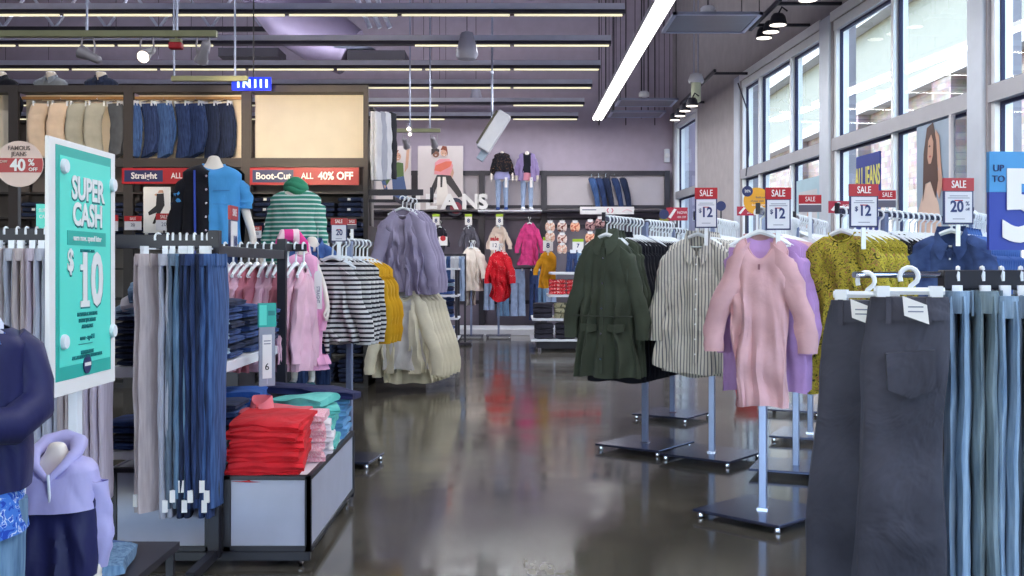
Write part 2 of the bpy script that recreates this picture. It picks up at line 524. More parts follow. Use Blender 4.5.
# right wall : piers, header and low kerb with windows between
WO = Matrix.Translation((4.92, 0, 0)) @ Matrix.Rotation(math.atan(0.055), 4, 'Z')   # local +y runs along the wall, +x is outdoors
BAYS = [(-2.25, 1.5), (1.9, 5.65), (6.05, 9.86), (10.24, 13.92), (14.36, 18.35), (21.7, 23.75)]
HEAD = 4.6
wl = MB()
wl.box((0, -4.2, HEAD), (.32, 24.3, ZC + .4), WO)
prev = -4.2
for a, bb in BAYS:
    wl.box((0, prev, 0), (.32, a, HEAD), WO); prev = bb
wl.box((0, prev, 0), (.32, 24.3, HEAD), WO)
for a, bb in BAYS: wl.box((0, a, 0), (.32, bb, .12), WO)
struct(wl.build('wall_right', rwall_mat))
frame_w = plain('window_frame', (247, 250, 255), 0.4, 0.1, var=.03)
rail_g = plain('window_rail', (176, 176, 184), 0.45, 0.2, var=.04)
gask = plain('gasket', (40, 44, 84), 0.6)
for i, (a, bb) in enumerate(BAYS):
    e = bpy.data.objects.new('window_%d' % (i + 1), None); COL.objects.link(e); struct(e)
    fr = MB(); gk = MB(); gl = MB()
    f = .07
    mids = [(a + bb) / 2] if bb - a > 3 else []
    if a > 14 and a < 15: mids = [15.73, 17.35]
    if i == 5:
        mids = []
        struct(MB().box((-.01, a - .12, 0), (.3, a + .03, HEAD + .02), WO).box((-.01, bb - .03, 0), (.3, bb + .12, HEAD + .02), WO).box((-.01, a, HEAD - .03), (.3, bb, HEAD + .1), WO).build('window_reveal', white_paint, e))
    edges = [a] + mids + [bb]
    fr.box((.02, a, HEAD - .12), (.2, bb, HEAD), WO); fr.box((.04, a, .12), (.2, bb, .24), WO)
    for k, q in enumerate(edges):
        lo = q if k == 0 else (q - f / 2 if k < len(edges) - 1 else q - f)
        fr.box((.03, lo, .12), (.2, lo + f, HEAD), WO)
    rl = MB().box((.0, a, 2.92), (.2, bb, 3.08), WO)
    for k in range(len(edges) - 1):
        y0, y1 = edges[k] + f * .7, edges[k + 1] - f * .7
        for z0, z1 in ((.24, 2.92), (3.08, HEAD - .12)):
            for bx in (((.08, y0, z0), (.12, y0 + .035, z1)), ((.08, y1 - .035, z0), (.12, y1, z1)), ((.08, y0, z0), (.12, y1, z0 + .03)), ((.08, y0, z1 - .03), (.12, y1, z1))):
                gk.box(*bx, WO)
            gl.quad(*[WO @ Vector(p) for p in ((.1, y0, z0), (.1, y0, z1), (.1, y1, z1), (.1, y1, z0))])
    struct(fr.build('window_frame', frame_w, e)); struct(rl.build('window_rail', rail_g, e)); struct(gk.build('window_gasket', gask, e)); pm = gl.mesh('window_pane', glass, recalc=False)
    if pm.polygons[0].normal.x > 0: pm.flip_normals()
    go = struct(bpy.data.objects.new('window_pane', pm)); COL.objects.link(go); go.parent = e
    struct(MB().box((-.02, a - .02, HEAD), (.03, bb + .02, HEAD + .12), WO).build('window_trim', frame_w, e))
colm = plain('column_paint', (206, 214, 228), 0.45, 0.15, var=.04)
for k, (y0, y1) in enumerate(((1.5, 1.9), (5.65, 6.05), (9.86, 10.24), (13.92, 14.36), (18.35, 18.72))):
    struct(MB().box((-.03, y0 + .04, 0), (.1, y1 - .02, HEAD + (.1 if k < 4 else .1)), WO).build('column_%d' % (k + 1), colm, bevel=.02))
struct(MB().box((-13.9, 23.97, 0), (3.55, 24.0, .1)).build('baseboard_back', dark_metal))

# outdoors : paving and the stone fronted building across the way
m, nt, b = newmat('stone_veneer'); L = nt.links.new
tc = nt.nodes.new('ShaderNodeTexCoord'); mp = nt.nodes.new('ShaderNodeMapping')
mp.inputs['Rotation'].default_value = (0, R(90), 0)
mp.vector_type = 'POINT'
sp = nt.nodes.new('ShaderNodeSeparateXYZ'); cb = nt.nodes.new('ShaderNodeCombineXYZ')
L(tc.outputs['Object'], sp.inputs[0]); L(sp.outputs['Y'], cb.inputs['X']); L(sp.outputs['Z'], cb.inputs['Y'])
bk = nt.nodes.new('ShaderNodeTexBrick'); bk.inputs['Scale'].default_value = 1.0
bk.inputs['Brick Width'].default_value = .55; bk.inputs['Row Height'].default_value = .19; bk.inputs['Mortar Size'].default_value = .012
bk.inputs['Color1'].default_value = lin((92, 76, 68)); bk.inputs['Color2'].default_value = lin((126, 116, 108)); bk.inputs['Mortar'].default_value = lin((92, 86, 88))
L(cb.outputs[0], bk.inputs['Vector'])
nn = nt.nodes.new('ShaderNodeTexNoise'); nn.inputs['Scale'].default_value = 4; L(tc.outputs['Object'], nn.inputs['Vector'])
mm = nt.nodes.new('ShaderNodeMix'); mm.data_type = 'RGBA'; mm.blend_type = 'OVERLAY'; mm.inputs[0].default_value = .5
L(bk.outputs['Color'], mm.inputs[6]); L(nn.outputs['Color'], mm.inputs[7]); L(mm.outputs[2], b.inputs['Base Color'])
b.inputs['Roughness'].default_value = .9
stone = m
stucco = plain('stucco', (98, 101, 92), .9)
fascia = plain('fascia', (150, 149, 145), .7)
struct(MB().box((5.0, -30, -.25), (60, 90, -.05)).build('ground_outside', plain('paving', (150, 146, 140), .9)))
bd = thing('building', 'stone fronted building with pale stucco above, seen through the shop windows', 'building', (13, 20, -.05))
MB().box((0, -22, 0), (6, 45, 7.0)).build('stone_wall', stone, bd)
MB().box((.25, -22, 7.0), (6, 45, 13)).build('stucco_wall', stucco, bd)
MB().box((-.5, -22, 7.0), (.25, 45, 7.4)).build('cornice', fascia, bd)
MB().box((-.3, -22, 10.3), (.25, 45, 10.8)).build('cornice', fascia, bd)
for k in range(6):
    MB().box((-.45, -14 + k * 8.2, 0), (0, -12.6 + k * 8.2, 7.0)).build('stone_pillar', stone, bd)
    MB().box((-.04, -10.5 + k * 8.2, .5), (.1, -7.5 + k * 8.2, 3.4)).build('shopfront_window', plain('dark_glass', (88, 92, 120), .1), bd)

# ------------------------------------------------------------------ ceiling things
light_tube = emis('cream_tube', (255, 246, 210), .7)
bright_tube = emis('bright_tube', (255, 250, 240), 5.0)
strip_top = plain('strip_housing', (226, 230, 250), .45, .2)
strip_low = plain('strip_reflector', (66, 64, 80), .45, .2)
vis_rows = [(13.5, 'in the first visible row from the camera'), (15.35, 'in the second row towards the back wall'), (17.2, 'in the third row towards the back wall'), (18.95, 'in the fourth row towards the back wall'), (21.0, 'in the fifth row, one short of the back wall'), (22.95, 'in the row nearest the back wall')]
dark_units = {1: (2, 3), 4: (1,), 5: (1, 3)}
def strip(Y, x1, x0, label, z=4.6, skip=()):
    t = thing('strip_light', label, 'ceiling light', (x1, Y, z), 0, 'ceiling strip lights')
    ln = x1 - x0
    MB().loft([[Vector((xx, yy, zz)) for yy, zz in ((-.06, .055), (-.012, .14), (.012, .14), (.06, .055))] for xx in (-ln, 0)]).build('housing', strip_top, t)
    mb = MB()
    prof = [(-.075, .0), (-.035, .06), (.035, .06), (.075, .0)]
    mb.loft([[Vector((-ln, yy, zz)) for yy, zz in prof], [Vector((0, yy, zz)) for yy, zz in prof]])
    mb.build('reflector', strip_low, t)
    k = 0; x = 0.0
    while x - 1.42 > -ln - .01:
        if k not in skip:
            MB().tube([(x - .03, 0, -.008), (x - 1.39, 0, -.006)], .017, 8).build('tube', light_tube, t)
        x -= 1.42; k += 1
    for q in (.2, .5, .8):
        MB().tube([(-ln * q, 0, .12), (-ln * q, 0, ZC - z)], .005, 5).build('hanger_wire', dark_metal, t)
    return t
for i, (Y, w) in enumerate(vis_rows):
    strip(Y, 1.42, -12.78, 'long grey ceiling strip light ' + w, skip=dark_units.get(i, ()))
for i, Y in enumerate((11.2, 7.6, 4.0, .4, -2.6)):
    strip(Y, 1.42, -12.78, 'ceiling strip light out of view above, %s' % ('over the gondola', 'over the rack ends', 'over the nearest racks', 'above the aisle start', 'at the shop entrance')[i])
def area(name, loc, sx, sy, power, col=(1, 1, 1), rot=(0, 0, 0)):
    l = bpy.data.lights.new(name, 'AREA'); l.shape = 'RECTANGLE'; l.size = sx; l.size_y = sy; l.energy = power; l.color = col
    o = bpy.data.objects.new(name, l); COL.objects.link(o); o.location = loc; o.rotation_euler = rot
    return o
PW_STRIP, PW_TUBE = 55, 320
for i, Y in enumerate([13.5, 15.35, 17.2, 18.95, 21.0, 22.95, 11.2, 7.6, 4.0, .4, -2.6]):
    area('strip_lamp', (-4.3, Y, 4.565), 11.4, .05, PW_STRIP * (.8 if i > 5 else 1), (.93, .96, 1))
for i, Y in enumerate([13.5, 17.2, 21.0, 11.2, 7.6, 4.0]):
    area('ceiling_fill', (-4.3, Y, 4.75), 11.4, .06, 80, (.9, .92, 1), (PI, 0, 0))  # added fill lamps facing up, to brighten the ceiling deck and housings
# the long bright triple tube fixture over the window side of the aisle
t = thing('tube_light', 'long bright white triple tube light running along the aisle ceiling', 'ceiling light', (1.84, 0, 4.6))
MB().box((-.115, -2.0, .02), (.115, 23.0, .09)).build('housing', white_paint, t)
for dx in (-.075, 0, .075):
    MB().tube([(dx, -2.0, 0), (dx, 22.98, 0)], .03, 8).build('tube', bright_tube, t)
MB().box((-.04, -2, .005), (-.034, 23, .03)).box((.034, -2, .005), (.04, 23, .03)).build('divider', white_paint, t)
for yy in (2, 9, 16, 22):
    MB().tube([(0, yy, .08), (0, yy, ZC - 4.6)], .006, 5).build('hanger_wire', dark_metal, t)
area('tube_lamp', (1.84, 10.5, 4.55), .22, 24.5, PW_TUBE, (.95, .97, 1))
area('ceiling_fill_aisle', (1.84, 10.5, 4.71), .2, 24.5, 90, (.95, .96, 1), (PI, 0, 0))  # added upward fill above the tube fixture, lifts the dark ceiling

# pipes, duct, truss
tag(MB().tube([(-13.9, 20.2, 6.9), (1.6, 20.2, 6.9)], .05, 8).build('pipe', strip_top, smooth=True), 'thin grey pipe running across high under the ceiling deck', 'pipe')
tag(MB().tube([(-13.9, 17.6, 5.5), (.9, 17.6, 5.62)], .012, 6).build('conduit', strip_top), 'thin pale conduit slung across behind the second strip light', 'conduit')
d = thing('air_duct', 'fat round grey air duct curving down behind the strip lights', 'duct', at(318, 30, 18.0))
pth = [Vector((-1.0, .2, 1.5)), Vector((-.75, .1, .75)), Vector((-.35, 0, .25)), Vector((.1, 0, -.12)), Vector((.55, 0, -.38))]
MB().tube(pth, [.62, .6, .58, .5, .42], 20).build('duct_body', plain('duct', (150, 138, 168), .45, .2), d, True)
MB().lathe([(.44, 0), (.47, .02), (.47, .07), (.44, .09)], (0, 0, 0), 20).build('duct_collar', steel, d, True, (.5, 0, -.4))
MB().box((.55, -.4, -.6), (1.5, .4, -.42)).build('supply_grille', dark_metal, d)
MB().box((-1.6, -.3, -.5), (-.6, .3, -.36)).build('branch_box', dark_metal, d)
for k, (px, py) in enumerate(((356, 4), (366, 4), (376, 4))):
    a = at(px, py - 8, 19.5); b2 = at(px + 14, py + 24, 19.5)
    tag(MB().tube([a, b2], .045, 8).build('brace_pipe', strip_top), ('slanted grey brace pipe nearest the round duct', 'slanted grey brace pipe between two like it by the duct', 'slanted grey brace pipe farthest from the round duct')[k], 'pipe', 'slanted brace pipes')
tr = thing('roof_truss', 'dark steel open web truss high at the back over the wall of jeans', 'truss', (0, 20.6, 5.95))
tb = MB().box((-13.9, -.05, 0), (-4.2, .05, .09)).box((-13.9, -.05, .75), (-4.2, .05, .85)); tb.build('chord', dark_metal, tr)
wb = MB(); xx = -13.8
while xx < -4.4:
    wb.tube([(xx, 0, .06), (xx + .5, 0, .78)], .03, 6).tube([(xx + .5, 0, .78), (xx + 1.0, 0, .06)], .03, 6); xx += 1.0
wb.build('web', strip_top, tr)
tr.location.z = 5.95
ac = plain('mesh_panel', (96, 100, 122), .3, .4)
for k, (y0, y1, lb) in enumerate(((13.6, 14.7, 'square grey hanging ceiling panel above the big windows'), (20.5, 21.4, 'square grey hanging ceiling panel near the back wall, the higher in view of two'), (22.1, 22.95, 'square grey hanging ceiling panel closest to the back wall'))):
    p = thing('ceiling_panel', lb, 'ceiling panel', (2.05, y0, 4.62), 0, 'hanging ceiling panels')
    d_ = y1 - y0
    MB().box((.04, .04, .01), (1.1, d_ - .04, .03)).build('panel', ac, p)
    MB().box((0, 0, 0), (1.14, .05, .04)).box((0, d_ - .05, 0), (1.14, d_, .04)).box((0, 0, 0), (.05, d_, .04)).box((1.09, 0, 0), (1.14, d_, .04)).build('frame', steel, p)
    for q in ((.03, .03), (1.1, .03), (.03, d_ - .03), (1.1, d_ - .03)):
        MB().tube([(q[0], q[1], .03), (q[0], q[1], ZC - 4.62)], .006, 5).build('hanger_wire', dark_metal, p)

bell = plain('bell_white', (186, 186, 206), .5)
def pendant(px, py, d, lb, s=1.0):
    o = at(px, py, d); p = thing('pendant_speaker', lb, 'speaker', o, 0, 'pendant speakers')
    MB().lathe([(.02 * s, .3 * s), (.1 * s, .27 * s), (.17 * s, 0), (.19 * s, -.1 * s), (.15 * s, -.17 * s), (.02, -.18 * s)], n=18).build('bell', bell, p, True)
    MB().tube([(0, 0, .3 * s), (0, 0, ZC - o.z)], .006, 5).build('cord', dark_metal, p)
pendant(467, 49, 15.2, 'white bell shaped speaker hanging below the second strip light', .85)
pendant(476, 96, 22.0, 'dark small bell shaped speaker hanging far back beyond the strip lights', .7)
for k, (px, py, d, lb) in enumerate(((644, 94, 20.2, 'small puck sensor on a wire above the back ceiling panels'), (708, 10, 14.2, 'small puck sensor on a wire beside the front ceiling panel'))):
    o = at(px, py, d); p = thing('ceiling_sensor', lb, 'sensor', o, 0, 'puck sensors on wires')
    MB().lathe([(.05, -.06), (.1, -.05), (.1, .02), (.07, .05), (.02, .06)], n=14).build('puck', white_paint, p, True)
    MB().tube([(0, 0, .05), (0, 0, ZC - o.z)], .01, 6).build('stem', dark_metal, p)
o = at(696, 86, 18.4); p = thing('hanging_lantern', 'pale green glass lantern on two rods beside the far window', 'lantern', o)
MB().lathe([(.06, -.28), (.085, -.26), (.085, .05), (.06, .06)], n=14).build('glass_tube', plain('lantern_glass', (206, 214, 186), .3), p, True)
MB().lathe([(.12, .05), (.14, .09), (.1, .2), (.05, .22)], n=14).build('cap', white_paint, p, True)
MB().tube([(-.035, 0, .2), (-.035, 0, ZC - o.z)], .009, 6).tube([(.035, 0, .2), (.035, 0, ZC - o.z)], .009, 6).build('rod', steel, p)

# adjustable lamps along the window side
puck_light = emis('lamp_face', (255, 244, 230), 1.6)
def wall_lamp(px, py, d, lb, grp, s=1.0):
    o = at(px, py, d); p = thing('ceiling_spot_lamp', lb, 'spot lamp', o, 0, grp)
    MB().lathe([(.07 * s, .16 * s), (.1 * s, .12 * s), (.13 * s, 0)], n=16).build('lamp_head', black_metal, p, True)
    MB().lathe([(.115 * s, -.005), (.115 * s, .004)], n=16).build('lens', puck_light, p)
    MB().tube([(0, 0, .15 * s), (.06 * s, .02, .26 * s), (.14 * s, .02, .2 * s)], .012, 6).build('cable', black_metal, p)
for k, (px, py) in enumerate(((675, 120), (680, 116), (685, 111), (692, 106))):
    wall_lamp(px, py, 20.8 - k * .9, 'small black spot lamp by the far window, %s from the back wall' % ('first', 'second', 'third', 'fourth')[k], 'spot lamps by the far window', .85)
for k, (px, py) in enumerate(((764, 38), (771, 32), (778, 25))):
    wall_lamp(px, py, 14.6 - k * .5, 'black spot lamp at the head of the big windows, %s of three from the back' % ('first', 'second', 'third')[k], 'spot lamps by the big windows', .9)
wall_lamp(808, 0, 12.1, 'black spot lamp cut off by the top edge above the big windows', 'spot lamps by the big windows', .9)
for (y0, y1, z) in ((17.6, 21.2, 4.62), (13.3, 15.0, 4.72)):
    tag(MB().box((3.32, y0, z), (3.36, y1, z + .05)).box((3.36, y0 + .2, z), (wx(y0 + .24) - .01, y0 + .24, z + .04)).box((3.36, y1 - .3, z), (wx(y1 - .26) - .01, y1 - .26, z + .04)).build('lamp_track', black_metal), 'black lamp track bracketed off the wall by the %s' % ('far window' if y0 > 15 else 'big windows'), 'lamp track')

# warm tracks over the wall of jeans
track_m = plain('track_metal', (140, 142, 112), .45, .3)
spot_m = plain('spot_metal', (164, 160, 170), .4, .3)
def trackrail(x0, x1, Y, Z, lb, rods):
    p = thing('track_rail', lb, 'track', (x1, Y, Z), 0, 'lighting tracks')
    MB().box((x0 - x1, -.03, 0), (0, .03, .055)).build('rail', track_m, p)
    for rx in rods: MB().tube([(rx - x1, 0, .05), (rx - x1, 0, ZC - Z)], .012, 6).build('rod', steel, p)
trackrail(-9.5, -2.62, 9.5, 3.45, 'olive grey lighting track in front of the wall of jeans', (at(87, 0, 9.5).x, at(177, 0, 9.5).x))
trackrail(at(172, 0, 11.8).x, -2.91, 11.8, 3.46, 'olive grey lighting track just above the top of the wall of jeans', (at(235, 0, 11.8).x, at(174, 0, 11.8).x))
trackrail(-2.3, -1.1, 16.4, 3.48, 'short lighting track hanging before the girls posters', (at(410, 0, 16.4).x, at(430, 0, 16.4).x))
spot_on = emis('spot_lens', (255, 236, 214), 4.0)
spot_off = plain('spot_glass', (206, 206, 196), .2)
def trackspot(px, py, d, lb, aim, on, s=1.0):
    s *= .8
    o = at(px, py, d); p = thing('track_spotlight', lb, 'spotlight', o, 0, 'spotlights on the tracks')
    dirv = Vector(aim).normalized()
    q = dirv.to_track_quat('Z', 'Y').to_matrix().to_4x4()
    mb = MB().lathe([(.03 * s, -.16 * s), (.045 * s, -.14 * s), (.05 * s, -.02), (.075 * s, .07 * s), (.078 * s, .1 * s)], n=16); mb.v = [q @ v for v in mb.v]; mb.build('lamp_head', spot_m, p, True)
    mb = MB().lathe([(.066 * s, .09 * s), (.066 * s, .103 * s)], n=16); mb.v = [q @ v for v in mb.v]; mb.build('lens', spot_on if on else spot_off, p)
    MB().tube([(.06 * s, 0, 0), (.075 * s, 0, .1 * s), (.06 * s, 0, .19 * s), (-.06 * s, 0, .19 * s), (-.075 * s, 0, .1 * s), (-.06 * s, 0, 0)], .012 * s, 6).build('yoke', spot_m, p, True)
    return o, dirv
trackspot(88, 55, 9.5, 'grey track spotlight turned away, first on the long track', (-.75, .1, .35), False)
so, sd = trackspot(147, 54, 9.5, 'lit track spotlight, second on the long track', (-.12, -.8, -.45), True)
trackspot(203, 54, 9.5, 'grey track spotlight tilted down, third on the long track', (-.35, .5, -.7), False)
trackspot(409, 128, 16.4, 'lit spotlight hanging on a rod before the posters, upper of two', (.05, -.85, -.45), True, .6)
trackspot(410, 133, 16.2, 'lit spotlight hanging on a rod before the posters, lower of two', (.05, -.8, -.6), True, .5)
trackspot(406, 144, 16.4, 'grey spotlight on the short track before the first poster', (.1, .7, -.5), False, .9)
trackspot(434, 143, 16.4, 'grey spotlight on the short track before the second poster', (.1, .7, -.5), False, .9)
def spot(loc, target, power, size, col, blend=.6, rad=.05):
    l = bpy.data.lights.new('spot_lamp', 'SPOT'); l.energy = power; l.spot_size = R(size); l.spot_blend = blend; l.color = col; l.shadow_soft_size = rad
    o = bpy.data.objects.new('spot_lamp', l); COL.objects.link(o); o.location = loc
    o.rotation_euler = (Vector(target) - Vector(loc)).to_track_quat('-Z', 'Y').to_euler()
spot(at(203, 56, 9.5) + Vector((0, .1, -.12)), at(306, 125, 12.9), 240, 46, (1, .80, .54), rad=.02)
spot(at(88, 57, 9.5) + Vector((0, .1, -.12)), at(60, 130, 12.9), 90, 60, (1, .78, .52))
spot(at(147, 57, 9.5) + Vector((0, .1, -.12)), at(170, 130, 12.9), 60, 50, (1, .8, .6))
spot(at(409, 130, 16.1) + Vector((0, .35, -.3)), at(425, 190, 23.7), 260, 60, (1, .9, .8), rad=.03)
al = thing('fire_alarm', 'small red fire alarm strobe hanging under the long lighting track', 'alarm', at(176, 46, 9.5))
MB().box((-.06, -.04, -.03), (.06, .04, .03)).build('strobe', red_sign, al, bevel=.012)
MB().box((-.05, -.03, .03), (.05, .03, .06)).tube([(0, 0, .05), (0, 0, .12)], .012, 6).build('mount', track_m, al)
al = thing('wall_alarm', 'small white alarm box on the back wall by the far window', 'alarm', at(667, 156, 23.97))
MB().box((-.07, -.1, -.15), (.05, 0, .15)).build('box', white_paint, al, bevel=.01)
MB().lathe([(.05, -.13), (.055, -.1)], n=14, axis='y').build('horn', white_sign, al)
# pale hanging box fixture on a rod in the middle of the aisle
tag(MB().tube([at(738, 83, 17.9), at(748, 112, 17.8), at(749, 150, 17.8), at(746, 176, 17.8)], .012, 6).build('hanging_cable', strip_low, smooth=True), 'thin dark cord looping down the first big window post', 'cord')
o = at(494, 132, 17.0); p = thing('hanging_projector', 'tilted white box fixture hanging on a long rod over the aisle', 'fixture', o)
q = Matrix.Rotation(R(32), 4, 'Y')
mb = MB().box((-.11, -.14, -.34), (.11, .14, .34)); mb.v = [q @ v for v in mb.v]; mb.build('case', white_paint, p, bevel=.02)
mb = MB().box((-.02, -.05, -.5), (.1, .1, -.33)); mb.v = [q @ v for v in mb.v]; mb.build('lens_box', plain('blue_white', (176, 192, 214), .3), p, bevel=.01)
mb = MB().box((-.145, -.13, -.3), (-.11, .13, .3)); mb.v = [q @ v for v in mb.v]; mb.build('back_plate', plain('olive', (92, 88, 76), .5), p)
MB().tube([(-.03, 0, .05), (-.03, 0, ZC - o.z)], .018, 8).build('rod', steel, p)
# blue neon
p = thing('neon_sign', 'glowing blue and white sign hanging above the wall of jeans', 'sign', at(253, 82, 12.3))
MB().box((-.25, .02, -.09), (.2, .05, .06)).build('backing', plain('neon_blue', (20, 40, 170), .3, emit=(20, 50, 255), es=.9), p)
neon = emis('neon_white', (190, 225, 255), 2.4)
text('I N I I I', .085, neon, p, (-.01, .01, -.02), bold=.05)
MB().tube([(0, .03, .06), (0, .03, ZC - p.location.z)], .008, 6).build('rod', dark_metal, p)
# thin vertical conduits on the back wall above the windows
for k, x_ in enumerate((1.95, 2.1, 2.28, 2.55, 2.9, 3.05, 3.2)):
    tag(MB().tube([(x_, 23.97, 4.6 + .15 * (k % 3)), (x_, 23.97, ZC)], .012, 6).build('wall_conduit', dark_metal), 'thin vertical conduit on the back wall behind the ceiling panels', 'conduit', 'conduits on the back wall')
# ------------------------------------------------------------------ placing garments from shared meshes
def place(spec, name, label, cat, loc, rotz=0.0, group=None, full=True, rot=None, scale=1.0):
    if len(spec) == 1 or not full:
        o = bpy.data.objects.new(name, spec[0][1]); COL.objects.link(o); tag(o, label, cat, group)
    else:
        o = thing(name, label, cat, group=group)
        for s in spec:
            c = bpy.data.objects.new(s[0], s[1]); COL.objects.link(c); c.parent = o
            if len(s) > 2 and s[2]: c['label'] = s[2]
    o.location = loc
    o.rotation_euler = rot if rot else (0, 0, rotz)
    if isinstance(scale, tuple): o.scale = scale
    elif scale != 1.0: o.scale = (scale,) * 3
    return o

def shirt(name, mat, seed=1, sw=.205, bw=.24, L=.68, t=.028, neck=.075, drop=.04, sl=.56, r0=.075, r1=.05, spread=.05, folds=5, amp=.012, opening=None,
          col=None, trim=None, buttons=0, waist=None, st=.55, bend=.02, pocket=None, cuffs=None, tail=0.0, inner=None, slope=.055, sdy=-.01):
    mb = MB(); torso(mb, sw, bw, L, t, neck, drop, slope, folds, amp, seed, opening, waist, tail=tail)
    ends = []
    if sl:
        for sd in (-1, 1): ends.append(sleeve(mb, sd, sw, sl, r0, r1, spread, sdy, seed=seed + sd * .7, t=st, bend=bend))
    spec = [('body', mb.mesh(name + '_body', mat, True))]
    tr = trim or mat
    if col:
        c = MB(); collar(c, neck, col[0], t * 1.1, drop, col[1], col[2]); spec.append(('collar', c.mesh('collar', tr, True)))
    else:
        c = MB(); pts = []
        for k in range(25):
            a = 2*PI*k/24; f = max(0, -math.sin(a))
            pts.append((neck * math.cos(a), t * .45 * math.sin(a), -drop * f ** 1.5 + .004))
        c.tube(pts, .007, 6); spec.append(('neckband', c.mesh('neckband', tr, True)))
    if buttons:
        p = MB(); z0 = -drop - .02
        rr = []
        for i in range(20):
            u = i / 19; z = z0 + (-L + .03 - z0) * u; yy = -t * (1.05 + .5 * u) - .008 - amp * .9 * sm(.1, .75, u)
            rr.append([Vector((x, yy + dy, z)) for x, dy in ((-.014, 0), (.014, 0), (.014, .012), (-.014, .012))])
        p.loft(rr); spec.append(('placket', p.mesh('placket', tr, True)))
        bt = MB()
        for i in range(buttons):
            bt = MB(); u = (i + .4) / buttons; z = z0 + (-L + .03 - z0) * u; yy = -t * (1.05 + .5 * u) - .012 - amp * .9 * sm(.1, .75, u)
            bt.lathe([(.006, 0), (.006, -.003)], (0, yy, z), 8, 'y')
            spec.append(('button', bt.mesh('button', chrome if buttons < 6 else white_pl)))
    if pocket:
        for sd in (-1, 1):
            p = MB(); x = sd * sw * .55; z = -L * pocket
            yy = -t * 1.35 - .016
            p.loft([[Vector((x + dx, yy + dd, z + dz)) for dx, dz in ((-.065, 0), (.065, 0), (.065, -.045), (0, -.062), (-.065, -.045))] for dd in (-.004, .016)])
            spec.append(('pocket_flap', p.mesh('pocket_flap', tr)))
    if inner:
        c = MB(); torso(c, sw * .9, bw * .9, L * .96, t * .7, neck, drop + .03, slope, folds, amp * .6, seed + 4)
        spec.append(('lining', c.mesh('lining', inner, True)))
    return spec

# hangers
def hanger_mesh(name, mat, half=.2, th=.009, hook=.03, nk=.075, dropz=.075, clip=False):
    mb = MB()
    pts = [(-hook * .9, 0, -.012 - hook)]
    for k in range(9):
        a = PI - k * PI * 1.18 / 8
        pts.append((hook * math.cos(a), 0, -hook + hook * math.sin(a)))
    pts += [(.004, 0, -2.1 * hook), (0, 0, -2.1 * hook - nk)]
    mb.tube(pts, .0065 if not clip else .006, 6)
    z = -2.1 * hook - nk
    if clip:
        mb.tube([(-half, 0, z), (half, 0, z)], th, 6)
        for sd in (-1, 1): mb.box((sd * (half - .02) - .015, -.012, z - .04), (sd * (half - .02) + .015, .012, z + .012))
    else:
        arc = []
        for k in range(17):
            u = k / 8 - 1
            arc.append((u * half, 0, z - dropz * abs(u) ** 1.3 + .004))
        mb.tube(arc, [th * (1 + .8 * (1 - abs(k / 8 - 1))) for k in range(17)], 6)
        mb.tube([(-half, 0, z - dropz), (0, 0, z - dropz - .012), (half, 0, z - dropz)], th * .7, 6)
    return mb.mesh(name, mat, True)
frost = plain('frosted_plastic', (236, 243, 250), .25, var=.02)
HZ = -2.1 * .03 - .075
HANG = [('clothes_hanger', hanger_mesh('clothes_hanger', frost, .165))]
HANGS = [('clothes_hanger', hanger_mesh('small_clothes_hanger', frost, .12))]
CLIP = [('clip_hanger', hanger_mesh('clip_hanger', white_pl, .1, .005, .02, .03, clip=True))]
HANGD = HANG

def hang(spec, name, label, cat, rodpt, rotz, group=None, full=True, hlabel='', hgroup=None, hspec=None, neckz=-.012, rx=0.0, scale=1.0):
    """one garment on its own hanger; rodpt = top of the rod"""
    hs = hspec or HANG
    j = random.uniform(-.03, .03)
    place(hs, 'clothes_hanger', hlabel, 'hanger', Vector(rodpt) + Vector((0, 0, .0095)), rotz + j, hgroup)
    return place(spec, name, label, cat, Vector(rodpt) + Vector((0, 0, HZ + .006 + neckz)), rotz + j, group, full, scale=scale)

# ------------------------------------------------------------------ right hand racks
def price_sign(px, py, d, wpx, hpx, big, label, rotz=0.0, small='', off='', name='price_sign', stem=.12, hdr='SALE', header=red_sign, note=True):
    """framed sale card on a stem; px, py = its centre in the photo"""
    w, h = wpx * d / F, hpx * d / F
    p = thing(name, label, 'sign', at(px, py, d), rotz, 'sale signs on the racks')
    MB().box((-w/2, -.006, -h/2), (w/2, .006, h/2)).build('frame', navy_sign, p, bevel=.002)
    hh = h * .27
    MB().box((-w/2 - .001, -.009, h/2 - hh), (w/2 + .001, .008, h/2 + .002)).build('header', red_sign if header is None else header, p)
    MB().box((-w/2 + w*.06, -.0085, -h/2 + w*.06), (w/2 - w*.06, -.004, h/2 - hh - w * .03)).build('card', card_mat, p)
    text(hdr, hh * .58, white_sign, p, (0, -.010, h/2 - hh * .5), bold=.01, sx=.68)
    text(big, h * .235, navy_ink, p, (w * (.03 if not off else -.06), -.0095, -h * .12), 'price', bold=.04, sx=.86)
    if small: text(small, h * .1, navy_ink, p, (-w * .27, -.0095, -h * .07), 'currency', bold=.03)
    if off:
        text('%', h * .09, navy_ink, p, (w * .29, -.0095, -h * .05), 'percent', bold=.02); text('off', h * .06, navy_ink, p, (w * .29, -.0095, -h * .17), 'percent', bold=.02)
    for zz, ww in ((.12, .3), (.075, .36), (-.38, .2)) if note else ((-.38, .2),):
        MB().box((-w * ww, -.0092, h * zz - .002), (w * ww, -.008, h * zz + .002)).build('small_print', grey_ink, p)
    MB().box((-w * .14, -.0092, h * .02 - .003), (w * .14, -.008, h * .02 + .003)).build('now_line', red_sign, p)
    MB().box((-.012, -.004, -h/2 - stem), (.012, .004, -h/2 + .01)).build('stem', frost, p)
    return p

